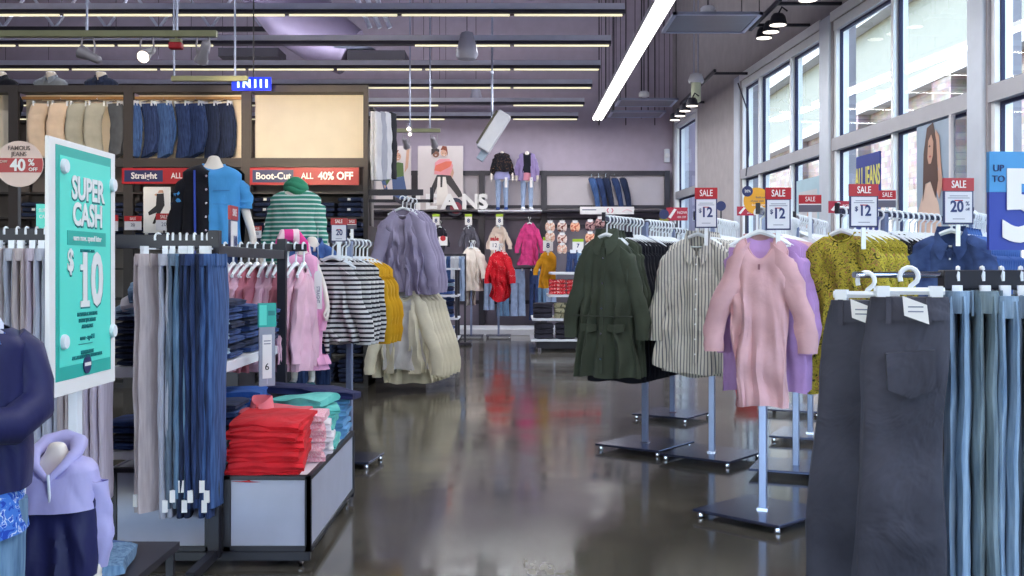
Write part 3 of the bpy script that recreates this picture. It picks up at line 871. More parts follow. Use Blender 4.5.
def tstand(post, direc, f, bk, zr, label, plate=.56, platerot=None, post2=None):
    """single post rack: square plate on levellers, square post, rod with upturned front"""
    rz = -direc
    p = thing('clothing_rack', label, 'clothing rack', (post[0], post[1], 0), rz, 'steel clothing racks by the windows')
    pr = (platerot if platerot is not None else direc)
    q = Matrix.Rotation(-(pr) - rz, 4, 'Z')
    MB().box((-plate/2, -plate/2, .035), (plate/2, plate/2, .052), q).build('base_plate', blue_steel, p, bevel=.004)
    for sx in (-1, 1):
        for sy in (-1, 1):
            mb = MB().lathe([(.016, 0), (.02, .012), (.012, .036)], q @ Vector((sx * plate * .44, sy * plate * .44, 0)), 10); mb.build('leveller_foot', chrome, p, True)
    MB().box((-.021, -.021, .05), (.021, .021, zr - .01)).build('post', post_m, p, bevel=.003)
    MB().box((-.03, -.03, .052), (.03, .03, .06)).build('post_collar', chrome, p)
    MB().box((-.011, -f, zr - .03), (.011, bk, zr)).build('rod', blue_steel, p, bevel=.002)
    MB().box((-.012, -f - .01, zr - .03), (.012, -f + .005, zr + .03)).build('rod_stop', black_metal, p)
    if post2:
        MB().box((-.021, bk - .1, .05), (.021, bk - .058, zr - .01)).build('post', post_m, p, bevel=.003)
        MB().box((-plate/2, bk - .08 - plate * .45, .035), (plate/2, bk - .08 + plate * .45, .052)).build('base_plate', blue_steel, p, bevel=.004)
    return p
blue_steel = plain('blue_steel', (74, 80, 108), .2, .7)
post_m = plain('post_steel', (140, 154, 190), .35, .6)
def rodpos(post, direc, s, z): return Vector((post[0] + math.sin(direc) * s, post[1] + math.cos(direc) * s, z))

olive = fabric('olive_twill', (66, 74, 64), .2, 4)
navyc = fabric('navy_wool', (26, 28, 40), .2, 5)
blackc = fabric('black_cloth', (24, 24, 30), .2, 5)
pinkc = fabric('blush_cotton', (206, 164, 172), .12, 5)
lilac = fabric('lilac_cotton', (178, 140, 196), .14, 5)
parka = shirt('parka', olive, 2, sw=.195, bw=.26, L=1.0, t=.045, neck=.085, drop=.06, sl=.64, r0=.07, r1=.055, spread=.12, folds=5, amp=.024, slope=.09, col=(.06, .01, .03), buttons=5, waist=.02, pocket=.62, st=.6)
mb = MB(); torso(mb, .07, .16, .26, .06, neck=.06, drop=.0, slope=.03, folds=3, amp=.008, seed=9); mb.v = [Vector((v.x, v.y + .055, v.z + .06)) for v in mb.v]
parka.append(('hood', mb.mesh('hood', olive, True)))
mb = MB(); mb.tube([(-.235, -.068, -.56), (0, -.085, -.565), (.235, -.068, -.56)], .006, 6); parka.append(('drawcord', mb.mesh('drawcord', plain('cord_olive', (52, 58, 50), .8), True)))
coat = shirt('coat', navyc, 5, sw=.205, bw=.25, L=1.06, t=.035, sl=.64, r0=.08, r1=.06, spread=.05, folds=3, amp=.016, col=(.05, .02, .03))
coatb = shirt('coat', blackc, 7, sw=.2, bw=.25, L=1.1, t=.03, sl=.6, r0=.08, r1=.06, spread=.04, folds=3, amp=.016)
stripem = striped('ticking_stripe', (208, 205, 198), (110, 114, 122), 'X', 46, .66)
blouse = shirt('blouse', stripem, 3, sw=.225, bw=.32, L=.9, t=.035, neck=.08, drop=.13, sl=.64, r0=.085, r1=.055, spread=.11, folds=7, amp=.026, slope=.1, col=(.045, .015, .035), buttons=7, tail=.05, st=.6)
pinkb = shirt('tunic', pinkc, 4, sw=.16, bw=.145, L=.94, t=.035, neck=.085, drop=.14, sl=.56, r0=.066, r1=.058, spread=.13, folds=9, amp=.022, slope=.075, trim=fabric('blush_trim', (200, 158, 162), .1), tail=.0, st=.6)
mb = MB(); torso(mb, .12, .12, .3, .02, neck=.07, drop=.03, slope=.05, folds=3, amp=.006, seed=5); mb.v = [v + Vector((0, .012, .0)) for v in mb.v]
pinkb.append(('back_lining', mb.mesh('back_lining', lilac, True)))
mb = MB(); mb.box((-.006, -.05, -.19), (.006, -.044, -.16)); pinkb.append(('neck_tie', mb.mesh('neck_tie', plain('tie_rose', (150, 104, 118), .8))))
lilacb = shirt('tunic', lilac, 6, sw=.195, bw=.2, L=.88, t=.03, neck=.08, drop=.1, sl=.58, r0=.08, r1=.055, spread=.06, folds=4, amp=.016)
mustard = floral('mustard_floral', [(58, 62, 34), (150, 140, 50), (184, 170, 66), (128, 128, 52), (176, 120, 84), (88, 106, 48)], 38, [0, .38, .45, .54, .6, .66])
florb = shirt('blouse', mustard, 8, sw=.23, bw=.28, L=.92, t=.04, neck=.08, drop=.05, sl=.74, r0=.085, r1=.07, spread=.15, folds=5, amp=.026, st=.6, slope=.085)
darkfl = floral('dark_floral', [(22, 24, 34), (24, 26, 38), (120, 124, 110), (26, 28, 40)], 60, [0, .3, .62, .66])
dflorb = shirt('blouse', darkfl, 9, sw=.2, bw=.23, L=.8, t=.03, sl=.6, r0=.085, r1=.06, spread=.05, folds=4, amp=.015)
denimd = fabric('denim_dark_shirt', (44, 62, 110), .3, 9, c2=(74, 96, 150))
denimb = fabric('denim_bright_shirt', (52, 86, 158), .3, 9, c2=(82, 118, 186))
denims = shirt('denim_shirt', denimd, 10, sw=.21, bw=.24, L=.74, t=.032, neck=.08, drop=.09, sl=.6, r0=.085, r1=.055, spread=.05, folds=4, amp=.014, col=(.045, .02, .035), buttons=7)
denims2 = shirt('denim_shirt', denimb, 11, sw=.21, bw=.24, L=.74, t=.026, neck=.08, drop=.06, sl=.6, r0=.085, r1=.055, spread=.05, folds=4, amp=.012, col=(.04, .02, .03))
# slim versions for the garments packed behind the first one
def slim(fn_mat, seed, L, sw=.2, bw=.24, sl=.58, **k):
    return shirt('packed', fn_mat, seed, sw=sw, bw=bw, L=L, t=.014, sl=sl, r0=.06, r1=.045, spread=.06, folds=4, amp=.008, st=.36, **k)
parka_s = slim(olive, 12, 1.0, .215, .26, .64, col=(.05, .01, .03), neck=.085)
coat_s = slim(navyc, 13, 1.05, col=(.045, .02, .03))
coatb_s = slim(blackc, 14, 1.08)
blouse_s = slim(stripem, 15, .94, .23, .29, .62, col=(.04, .015, .03), tail=.04)
lilac_s = slim(lilac, 16, .88)
pink_s = slim(pinkc, 17, .9)
flor_s = slim(mustard, 18, .84, .21, .25)
dflor_s = slim(darkfl, 19, .8)

# rack A : parkas then navy coats
DA = R(29); PA = (1.03, 8.28); ZA = 1.765
tstand(PA, DA, .78, .66, ZA, 'steel single post rack of olive parkas beside the aisle, square floor plate', platerot=R(37))
HL = 'frosted clear hanger among %s'
def row(post, direc, zr, s0, step, items, hl, hg):
    s = s0
    for spec, name, label, cat, grp, full in items:
        if -.045 < s < .03: s = .05
        hang(spec, name, label, cat, rodpos(post, direc, s, zr), -direc + R(random.uniform(-1.5, 1.5)), grp, full, HL % hl, hg)
        s += step * random.uniform(.85, 1.15)
items = [(parka, 'parka', 'olive green long parka with drawcord waist hanging frontmost at the aisle', 'jacket', None, True)]
items += [(parka_s, 'parka', 'olive green parka packed behind the front parka', 'jacket', 'olive parkas packed on the rack', i < 4) for i in range(2)]
items += [(coat_s, 'coat', 'dark navy coat packed behind the olive parkas', 'coat', 'navy coats behind the parkas', i < 3) for i in range(17)]
row(PA, DA, ZA, -.73, .064, items, 'the olive parkas and navy coats', 'hangers of the parka rack')
# a row of black coats on the rack behind
PA2 = (1.5, 10.0); DA2 = R(24)
tstand(PA2, DA2, .8, .6, 1.77, 'steel single post rack of black coats behind the parkas', platerot=R(35))
items = [(coatb, 'coat', 'long black coat frontmost on the rack behind the parkas', 'coat', None, True)]
items += [(coatb_s, 'coat', 'long black coat packed behind the first black coat', 'coat', 'black coats on the rear rack', False) for i in range(11)]
row(PA2, DA2, 1.77, -.74, .1, items, 'the black coats', 'hangers of the black coat rack')
# rack B : striped blouses
PB = (1.465, 7.84); DB = R(23); ZB = 1.76
tstand(PB, DB, .52, .92, ZB, 'steel single post rack of striped blouses, second from the aisle end', platerot=R(38))
items = [(blouse, 'blouse', 'grey ticking striped blouse with open collar hanging frontmost under a sale sign', 'blouse', None, True)]
items += [(blouse_s, 'blouse', 'grey ticking striped blouse packed behind the front one', 'blouse', 'striped blouses packed on the rack', i < 5) for i in range(18)]
row(PB, DB, ZB, -.45, .069, items, 'the striped blouses', 'hangers of the striped blouse rack')
# rack C : blush tunics, lilac behind
PC = (1.405, 5.99); DC = R(22); ZC_ = 1.725
tstand(PC, DC, .17, 1.52, ZC_, 'steel two post rack of blush and lilac tunics nearest the floor view', platerot=R(46), post2=True)
items = [(pinkb, 'tunic', 'blush pink scoop neck tunic with lilac back hanging frontmost', 'top', None, True)]
items += [(lilac_s, 'tunic', 'lilac tunic packed behind the blush tunic', 'top', 'lilac tunics on the rack', i < 3) for i in range(7)]
items += [(pink_s, 'tunic', 'blush pink tunic packed behind the lilac ones', 'top', 'blush tunics at the rack end', False) for i in range(12)]
row(PC, DC, ZC_, -.1, .075, items, 'the blush and lilac tunics', 'hangers of the tunic rack')
# rack D : mustard floral blouses, dark floral behind
PD = (2.25, 6.48); DD = R(46); ZD = 1.74
tstand(PD, DD, .55, .95, ZD, 'steel single post rack of mustard floral blouses behind the charcoal jeans')
items = [(florb, 'blouse', 'mustard green floral blouse hanging frontmost behind the charcoal jeans', 'blouse', None, True)]
items += [(flor_s, 'blouse', 'mustard floral blouse packed behind the front floral one', 'blouse', 'mustard floral blouses on the rack', i < 2) for i in range(5)]
items += [(dflor_s, 'blouse', 'black floral blouse packed behind the mustard ones', 'blouse', 'black floral blouses on the rack', i < 3) for i in range(11)]
row(PD, DD, ZD, -.5, .075, items, 'the floral blouses', 'hangers of the floral blouse rack')
# rack E : denim shirts
PE = (2.82, 6.6); DE = R(33); ZE = 1.74
tstand(PE, DE, .62, .62, ZE, 'steel single post rack of denim shirts below the girl poster')
items = [(denims, 'denim_shirt', 'dark denim shirt with open collar frontmost on its rack', 'shirt', None, True)]
items += [(denims2, 'denim_shirt', 'bright blue denim shirt packed behind the dark one', 'shirt', 'bright denim shirts on the rack', i < 6) for i in range(13)]
row(PE, DE, ZE, -.55, .082, items, 'the denim shirts', 'hangers of the denim shirt rack')
# rack further back by the windows, white tops mostly hidden
whitec = fabric('white_cotton', (216, 216, 224), .1, 5)
white_s = slim(whitec, 20, .66)
for (pp, dd, lb, n) in (((2.44, 8.75), R(25), 'the pale tops, nearer rack by the windows', 14), ((2.75, 10.4), R(25), 'the pale tops, farther rack by the windows', 12), ((3.55, 8.2), R(25), 'the pale tops at the window posters', 12)):
    tstand(pp, dd, .7, .6, 1.80, 'steel single post rack of %s' % lb[4:])
    items = [(white_s, 'top', 'white cotton top on the rack of %s' % lb[4:], 'top', 'white tops on %s' % lb[4:], False) for i in range(n)]
    row(pp, dd, 1.80, -.64, .1, items, lb, 'hangers of ' + lb[4:])

price_sign(706, 208, 7.3, 22, 40, '12', 'framed red topped sale card reading 12 dollars above the striped blouses', R(-4), '$')
price_sign(778, 209, 5.85, 25, 42, '12', 'framed red topped sale card reading 12 dollars above the blush tunic', R(-2), '$')
price_sign(863.5, 206, 5.9, 29, 43, '12', 'framed red topped sale card reading 12 dollars above the mustard florals', R(2), '$')
price_sign(958, 201.5, 5.95, 31, 46, '20', 'framed red topped sale card reading 20 percent off above the denim shirts', R(3), off='1')
def header_sign(px, py, d, wpx, hpx, label, rotz=0):
    w, h = wpx * d / F, hpx * d / F
    p = thing('sale_header', label, 'sign', at(px, py, d), rotz, 'red sale headers by the windows')
    MB().box((-w/2, -.005, -h/2), (w/2, .005, h/2)).build('board', plain('slate_board', (92, 88, 104), .5), p)
    MB().box((-w/2, -.008, -h * .02), (w/2, .008, h/2)).build('header', red_sign, p)
    MB().box((-w/2, -.008, -h * .08), (w/2, -.004, -h * .02)).build('stripe', white_sign, p)
    text('SALE', h * .27, white_sign, p, (0, -.0095, h * .24), sx=.7)
    MB().box((-.012, -.004, -h/2 - .2), (.012, .004, -h/2)).build('stem', frost, p)
header_sign(810, 203.5, 7.6, 22, 17, 'small red SALE header tilted between two racks before the glass', R(-6))
header_sign(887, 199, 7.4, 17, 17, 'small red SALE header half hidden behind the mustard sale card', R(-6))
def redcard(px, py, d, wpx, hpx, label):
    w, h = wpx * d / F, hpx * d / F
    p = thing('promo_card', label, 'sign', at(px, py, d), 0, 'red promo cards on far racks')
    MB().box((-w/2, -.005, -h/2), (w/2, .005, h/2)).build('board', plain('crimson', (176, 34, 62), .5), p)
    MB().quad((-w * .42, -.006, -h * .25), (-w * .3, -.006, -h * .35), (-.02 * w, -.006, h * .35), (-w * .14, -.006, h * .42)).build('flash', white_sign, p)
    text('NOW', h * .2, white_sign, p, (w * .24, -.0065, h * .1), th=.0008); text('40% OFF', h * .16, white_sign, p, (w * .22, -.0065, -h * .25), th=.0008, sx=.8)
    MB().box((-.01, -.004, -h/2 - .28), (.01, .004, -h/2)).build('stem', dark_metal, p)
redcard(677, 214, 12.0, 21, 13, 'red promo card beside the far window above the parkas')
redcard(746, 211, 10.6, 18, 9, 'red promo card half behind the yellow round sign')
redcard(841, 207, 8.5, 25, 12, 'red promo card between the tunic and floral sale cards')
p = thing('round_sign', 'round mustard yellow sign with navy badge beside the blush tunic sale card', 'sign', at(757, 201, 6.6))
MB().lathe([(.083, -.004), (.083, .004)], n=32, axis='y').build('disc', plain('mustard_sign', (224, 160, 36), .5), p)
MB().lathe([(.033, -.007), (.033, -.003)], (-.06, 0, .06), 24, 'y').build('badge', navy_sign, p)
text('20%', .016, white_sign, p, (-.06, -.008, .06), th=.0008)
text('Build out', .011, navy_ink, p, (.02, -.006, .022), th=.0008); text('of your style', .011, navy_ink, p, (0, -.006, 0), th=.0008); text('See you soon', .011, white_sign, p, (.01, -.006, -.024), th=.0008)
MB().box((-.006, -.003, -.24), (.006, .003, -.08)).build('stem', frost, p)
p = thing('round_badge', 'tiny round navy and olive badge sign above the parkas', 'sign', at(664, 216, 11.8))
MB().lathe([(.055, -.004), (.055, .004)], (0, 0, .02), 20, 'y').build('disc', navy_sign, p)
MB().box((-.05, -.003, -.1), (.05, .003, -.03)).build('tab', plain('olive_card', (140, 134, 50), .5), p)
MB().box((-.006, -.003, -.34), (.006, .003, -.1)).build('stem', dark_metal, p)
p = thing('round_badge', 'tiny round navy badge sign next to the striped blouse sale card', 'sign', at(721, 206, 8.8))
MB().lathe([(.04, -.004), (.04, .004)], n=20, axis='y').build('disc', navy_sign, p)
MB().box((-.006, -.003, -.2), (.006, .003, -.04)).build('stem', dark_metal, p)

# window posters
def wpt(y, z, off): return WO @ Vector((off, y, z))
p = thing('window_poster', 'tall window poster of a girl with long hair hung inside the glass', 'poster', wpt(11.02, 2.0, .03)); p.rotation_euler = (0, 0, R(-90) + math.atan(.055) + PI)
p.rotation_euler = (0, 0, R(90) + math.atan(.055)) if False else (0, 0, R(-90) + math.atan(.055))
pb = plain('poster_blue', (158, 178, 200), .4)
flesh = plain('print_skin', (206, 160, 138), .5, var=.03); hair = plain('print_hair', (84, 54, 46), .5); blush = plain('print_blush', (226, 198, 184), .5)
MB().box((-.42, 0, -.62), (.42, .02, .9)).build('board', pb, p)
MB().box((.38, -.03, -.62), (.42, .02, .92)).build('edge_strip', white_sign, p)
def fpoly(par, name, mat, pts, y=-.003):
    k = par.get('_n', 0); par['_n'] = k + 1
    return MB().poly(pts, y - .0012 * k, .001).build(name, mat, par)
fpoly(p, 'dress_print', blush, [(-.4, -.6), (-.38, .0), (-.2, .28), (-.05, .3), (.1, .05), (.2, -.3), (.16, -.6)])
fpoly(p, 'arm_print', flesh, [(.0, .3), (.12, .1), (.2, .25), (.12, .75), (.04, .82), (.02, .7), (.1, .4)], -.006)
fpoly(p, 'hair_print', hair, [(-.26, .1), (-.24, .6), (-.16, .86), (-.02, .9), (.06, .7), (.1, .3), (.04, .12), (-.08, .3), (-.2, .28)], -.005)
fpoly(p, 'face_print', flesh, [(-.14, .55), (-.12, .72), (-.05, .78), (.0, .7), (-.01, .56), (-.06, .48), (-.11, .48)], -.008)
fpoly(p, 'eye_print', hair, [(-.11, .66), (-.085, .675), (-.06, .66), (-.085, .65)], -.0085)
fpoly(p, 'mouth_print', plain('print_lip', (180, 84, 84), .5), [(-.1, .555), (-.07, .565), (-.04, .555), (-.07, .54)], -.0085)
text('summer', .05, plain('print_grey', (196, 150, 150), .5), p, (-.12, -.008, -.1)); text('style', .09, white_sign, p, (-.12, -.008, -.28))
p = thing('window_poster', 'blue ALL JEANS ON SALE poster hung inside the glass', 'poster', wpt(12.8, 2.28, .03)); p.rotation_euler = (0, 0, R(-90) + math.atan(.055))
MB().box((-.36, 0, -.62), (.36, .02, .48)).build('board', plain('royal', (36, 58, 150), .5), p)
text('ALL JEANS', .23, plain('lemon', (232, 226, 120), .5), p, (0, -.003, .2), sx=.5, bold=.03); text('ON SALE', .17, white_sign, p, (0, -.003, -.22), sx=.6, bold=.02)
p = thing('window_poster', 'pale blue framed poster hung inside the glass behind the red SALE header', 'poster', wpt(14.95, 2.1, .03)); p.rotation_euler = (0, 0, R(-90) + math.atan(.055))
MB().box((-.5, 0, -.8), (.5, .02, .55)).build('board', plain('pale_blue', (176, 206, 222), .5), p)
MB().box((-.38, -.004, -.8), (.38, 0, .38)).build('picture', plain('pale_print', (206, 206, 214), .5), p)
fpoly(p, 'drape_print', flesh, [(-.02, -.6), (-.05, -.1), (.02, .2), (.09, -.1), (.06, -.6)], -.006)

# ------------------------------------------------------------------ near right rack with jeans
charcoal = fabric('charcoal_denim', (58, 59, 72), .22, 4, streak=0, c2=(80, 80, 94), bump=.8)
slate = fabric('slate_denim', (88, 104, 126), .22, 8, streak=1, c2=(116, 132, 152))
greenish = fabric('faded_denim', (100, 118, 134), .22, 8, streak=1, c2=(128, 146, 158))
lightb = fabric('light_denim', (112, 142, 178), .22, 8, streak=1, c2=(150, 174, 200))
def jeans_spec(name, mat, band=None, seed=1, depth=.22, L=1.05, t=.034, hem=.18, kink=0.0, pocket=False, sticker=False, tagp=False, slant=0.0):
    mb = MB(); jeans_side(mb, depth, L, t, hem, seed, kink, slant)
    spec = [('trouser_legs', mb.mesh(name + '_legs', mat, True))]
    w = MB(); rs = []
    for z in (.012, .004, -.036, -.042):
        g = 1.012 if z not in (.012,) else .99
        rs.append([Vector((depth * .5 * g * se(math.cos(2*PI*k/18), .7), t * 1.02 * g * se(math.sin(2*PI*k/18), .6), z)) for k in range(18)])
    w.loft(rs); spec.append(('waistband', w.mesh('waistband', band or mat, True)))
    for x, q in ((-depth * .3, -1), (depth * .2, -1), (depth * .05, 1)):
        bl = MB(); bl.box((x - .006, q * t * 1.08 - .003, -.05), (x + .006, q * t * 1.08 + .003, .014))
        spec.append(('belt_loop', bl.mesh('belt_loop', band or mat)))
    if pocket:
        pk = MB(); y = -t * 1.2
        pk.loft([[Vector((x, y + dd, z)) for x, z in ((-.06, -.12), (.05, -.11), (.052, -.2), (-.005, -.225), (-.056, -.205))] for dd in (-.001, .02)])
        spec.append(('back_pocket', pk.mesh('back_pocket', mat)))
    if sticker:
        for q in (-1, 1):
            st = MB().box((q * (hem * .5 - .007) - .013, -.012, -L + .03), (q * (hem * .5 - .007) + .013, .012, -L + .085))
            spec.append(('size_sticker', st.mesh('size_sticker', white_sign), 'white size sticker'))
    if tagp:
        tg = MB().poly([(-.02, -.03), (.035, -.05), (.03, -.005), (-.024, .016)], -t * 1.25 - .004, .003)
        spec.append(('price_tag', tg.mesh('price_tag', white_sign), 'white printed tag'))
        ln = MB()
        for k in range(2): ln.box((-.012, -t * 1.25 - .005, -.022 + k * .011), (.022, -t * 1.25 - .0042, -.019 + k * .011))
        spec.append(('tag_print', ln.mesh('tag_print', grey_ink)))
    return spec
YF = 2.72
p = thing('clothing_rack', 'dark steel rack bar of jeans nearest the camera under the blue sign', 'clothing rack', (1.0, YF, 0))
zb = CAMZ - 2 * YF / F
MB().box((.09, -.022, zb - .05), (1.5, .022, zb)).build('hang_bar', black_metal, p, bevel=.003)
MB().box((.1, -.02, .05), (.145, .02, zb - .05)).build('post', black_metal, p, bevel=.003)
MB().box((1.44, -.02, .05), (1.485, .02, zb - .05)).build('post', black_metal, p, bevel=.003)
MB().tube([(.1, 0, zb - .012), (-.08, 0, zb - .012), (-.14, -.03, zb - .012)], .008, 8).build('end_arm', chrome, p, True)
MB().box((-.1, -.3, .03), (1.7, .3, .06)).build('base_plate', blue_steel, p)
for k in range(4): MB().lathe([(.02, 0), (.02, .03)], ((-.05, 1.6)[k % 2], (-.25, .25)[k // 2], 0), 10).build('leveller_foot', chrome, p)
wide_clip = [('clip_hanger', hanger_mesh('wide_clip_hanger', white_pl, .08, .010, .021, .012, clip=True))]
HZC = -2.1 * .021 - .012 - .02
def clipjeans(spec, label, pt, rz, group, hl, hg, hs=None, lean=0.0, name='jeans', hz=None):
    place(hs or CLIP, 'clip_hanger', hl, 'hanger', Vector(pt) + Vector((0, 0, .006)), rz, hg)
    return place(spec, name, label, 'jeans', Vector(pt) + Vector((0, 0, (hz if hz is not None else -2.1 * .02 - .03 - .03))), rz, group, True, rot=(lean, 0, rz))
char1 = jeans_spec('charcoal', charcoal, None, 3, .178, 1.08, .05, .225, pocket=True, tagp=True, kink=-.02)
char2 = jeans_spec('charcoal', charcoal, None, 5, .17, 1.08, .05, .22, tagp=True, kink=-.04)
o = at(915, 284, 2.52)
clipjeans(char1, 'charcoal jeans with white tag, frontmost of the charcoal pairs', (at(909, 0, 2.56).x, 2.56, zb + .0), R(-12), None, 'white clip hanger of the front charcoal jeans', 'white clip hangers of charcoal jeans', wide_clip, hz=HZC)
clipjeans(char2, 'charcoal jeans half hidden behind the front charcoal pair', (at(866, 0, 2.70).x, 2.70, zb - .012), R(-30), None, 'white clip hanger of the hidden charcoal jeans', 'white clip hangers of charcoal jeans', wide_clip, hz=HZC)
cols = [lightb, greenish, lightb, slate, greenish, slate, greenish, slate, slate, greenish, slate, slate, greenish]
fj = [jeans_spec('rack_jeans', mt, None, 20 + i, .24, 1.08, .033, .21, tagp=False) for i, mt in enumerate((lightb, greenish, slate))]
for i in range(13):
    mt = cols[i]; sp_ = fj[(lightb, greenish, slate).index(mt)]
    x = at(958, 0, YF).x + i * .049 + (.012 if i else 0)
    nm = {lightb: 'light blue', greenish: 'faded grey green', slate: 'slate blue'}[mt]
    lb = 'light blue jeans first on the near bar beside the charcoal pair' if i == 0 else '%s jeans hung edge out on the near bar' % nm
    clipjeans(sp_, lb, (x, YF, zb), R(74 + random.uniform(-5, 7)) if i else R(66), None if i == 0 else '%s jeans on the near bar' % nm, 'white clip hanger on the near bar of jeans', 'white clip hangers on the near bar', wide_clip, hz=HZC - (.0 if i > 1 else -.012))
# loops of the size dividers : spare white hanger hooks at the bar's end
# big blue sign above
d = 2.62
p = thing('percent_sign', 'big two tone blue UP TO 50 percent sign over the near jeans rack', 'sign', at(988, 201, d), R(4))
w = .56; h = 98 * d / F
MB().box((0, -.006, -h/2), (w, .006, h/2)).build('board', plain('deep_blue', (44, 66, 168), .4), p)
MB().box((-.0005, -.0075, h * .09), (w + .0005, .0074, h/2 + .0005)).build('light_band', plain('sky_blue', (72, 150, 214), .4), p)
text('UP', .016, navy_ink, p, (.022, -.0085, h * .33)); text('TO', .016, navy_ink, p, (.022, -.0085, h * .22))
text('5', .165, white_sign, p, (.085, -.009, -.02), 'digit', bold=.05, sx=.95); text('0', .165, white_sign, p, (.22, -.009, -.02), 'digit', bold=.05, sx=.95); text('%', .1, white_sign, p, (.37, -.009, .01), 'digit', bold=.03)
MB().tube([(.3, .02, -h/2 + .02), (.3, .02, zb - p.location.z - .02)], .008, 8).build('pole', chrome, p)
# ------------------------------------------------------------------ left : display gondola nearest the aisle
XP = -1.385; Y0, Y1 = 5.02, 6.42; XR, XL = -.945, -1.89
g = thing('display_gondola', 'black framed display gondola with white panels and hang bars at the aisle', 'display fixture', (XP, Y0, 0))
def gb(name, mat, *boxes, bevel=.002):
    mb = MB()
    for a, b_ in boxes: mb.box((a[0] - XP, a[1] - Y0, a[2]), (b_[0] - XP, b_[1] - Y0, b_[2]))
    return mb.build(name, mat, g, bevel=bevel)
for yy in (Y0 - .06, Y1 + .0):
    gb('post', black_metal, ((XP - .026, yy, .05), (XP + .026, yy + .05, 1.575)))
zb1 = 1.555
gb('hang_bar', black_metal, ((XL - .02, Y0 - .05, zb1 - .065), (XP, Y0 - .02, zb1)))
gb('hang_bar', black_metal, ((-1.98, Y1 + .26, zb1 - .05), (XP + .1, Y1 + .29, zb1 - .005)), ((XP - .015, Y1 + .04, zb1 - .05), (XP + .015, Y1 + .29, zb1 - .005)))
gb('rail', black_metal, ((XP - .02, Y0 - .02, zb1 - .1), (XP + .02, Y1 + .02, zb1 - .05)))
gb('shelf', white_paint, ((XL, Y0, .885), (XP - .02, Y1 + .02, .935)))
gb('shelf', white_paint, ((XL, Y0, .50), (XP - .03, Y1, .535)))
def framed(x0, x1, y, z0, z1, th=.035):
    gb('panel', grey_panel, ((x0, y + .008, z0), (x1, y + .02, z1)))
    gb('panel_frame', black_metal, ((x0, y, z0), (x1, y + .03, z0 + th)), ((x0, y, z1 - th * .6), (x1, y + .03, z1)), ((x0, y, z0), (x0 + th, y + .03, z1)), ((x1 - th * .8, y, z0), (x1, y + .03, z1)))
framed(XL, XP - .03, Y0, .06, .46); framed(XP + .03, XR, Y0, .06, .425)
gb('side_panel', grey_panel, ((XR - .02, Y0 + .03, .07), (XR - .008, Y1, .41)))
gb('side_frame', black_metal, ((XR - .022, Y0 + .01, .06), (XR, Y1, .085)), ((XR - .022, Y0 + .01, .40), (XR, Y1, .425)), ((XR - .022, Y0, .06), (XR, Y0 + .03, .425)), ((XR - .022, Y1 - .03, .06), (XR, Y1, .425)))
gb('side_panel', grey_panel, ((XL, Y0 + .02, .07), (XL + .015, Y1, .46)))
gb('deck', white_paint, ((XP, Y0 + .02, .395), (XR - .01, Y1, .42)), ((XL + .01, Y0 + .02, .43), (XP, Y1, .455)))
gb('base_rail', black_metal, ((XL, Y0 - .015, .03), (XR, Y0 + .02, .07)))
gb('base_rail', black_metal, ((XL, Y1 - .03, .03), (XR, Y1, .07)))
gb('outrigger_foot', black_metal, ((XP - .02, Y0 - .42, .05), (XP + .02, Y0, .09)))
for (cx, cy) in ((XR - .05, Y0 + .03), (XR - .04, Y1 - .05), (XL + .05, Y0 + .03), (XP, Y0 - .4), (XL + .05, Y1 - .05)):
    c_ = MB().lathe([(.022, -.009), (.026, -.006), (.026, .006), (.022, .009)], (cx - XP, cy - Y0, .026), 14, 'x').build('caster', chrome, g, True)
    MB().box((cx - XP - .016, cy - Y0 - .012, .03), (cx - XP + .016, cy - Y0 + .012, .06)).build('caster_fork', chrome, c_)

beige = fabric('stone_twill', (176, 164, 168), .14, 8, streak=1)
mauve = fabric('mauve_twill', (184, 172, 188), .12, 8, streak=1)
paleg = fabric('pale_grey_twill', (170, 172, 188), .12, 8, streak=1)
indigo = fabric('indigo_denim', (38, 52, 92), .28, 8, streak=1, c2=(58, 78, 126))
midblue = fabric('mid_denim', (52, 78, 130), .28, 8, streak=1, c2=(78, 110, 166))
inkblue = fabric('ink_denim', (30, 38, 64), .25, 8, streak=1, c2=(44, 56, 88))
skyden = fabric('sky_denim', (86, 120, 158), .25, 8, streak=1, c2=(118, 150, 184))
seq = [(156, beige, 'stone beige jeans, first on the bar at the teal sign side', 74), (168, paleg, 'pale grey jeans squeezed behind the stone beige pair', 84),
       (173, slate, 'slate blue jeans third on the gondola bar', 90), (180, skyden, 'light wash jeans with pale edge, fourth on the gondola bar', 94), (187, inkblue, 'ink blue jeans fifth on the gondola bar', 84),
       (195, indigo, 'indigo jeans sixth on the gondola bar', 78), (202, inkblue, 'ink blue jeans seventh on the gondola bar', 90), (208, indigo, 'deep blue jeans second from the gondola post', 80), (214, midblue, 'bright mid blue jeans beside the gondola post', 70)]
for i, (px, mt, lb, ang) in enumerate(seq):
    dd = Y0 - .035
    sp_ = jeans_spec('bar_jeans', mt, None, 40 + i * 3, .25, 1.17 if i == 0 else 1.11 + .045 * ((i * 2) % 3), .036, .26 if i == 0 else .19, sticker=True)
    clipjeans(sp_, lb, (at(px, 0, dd).x + (.01 if i == 0 else 0), dd, zb1), R(ang + 16 if i else 60), None, 'white clip hanger on the gondola bar of jeans', 'white clip hangers on the gondola bar')

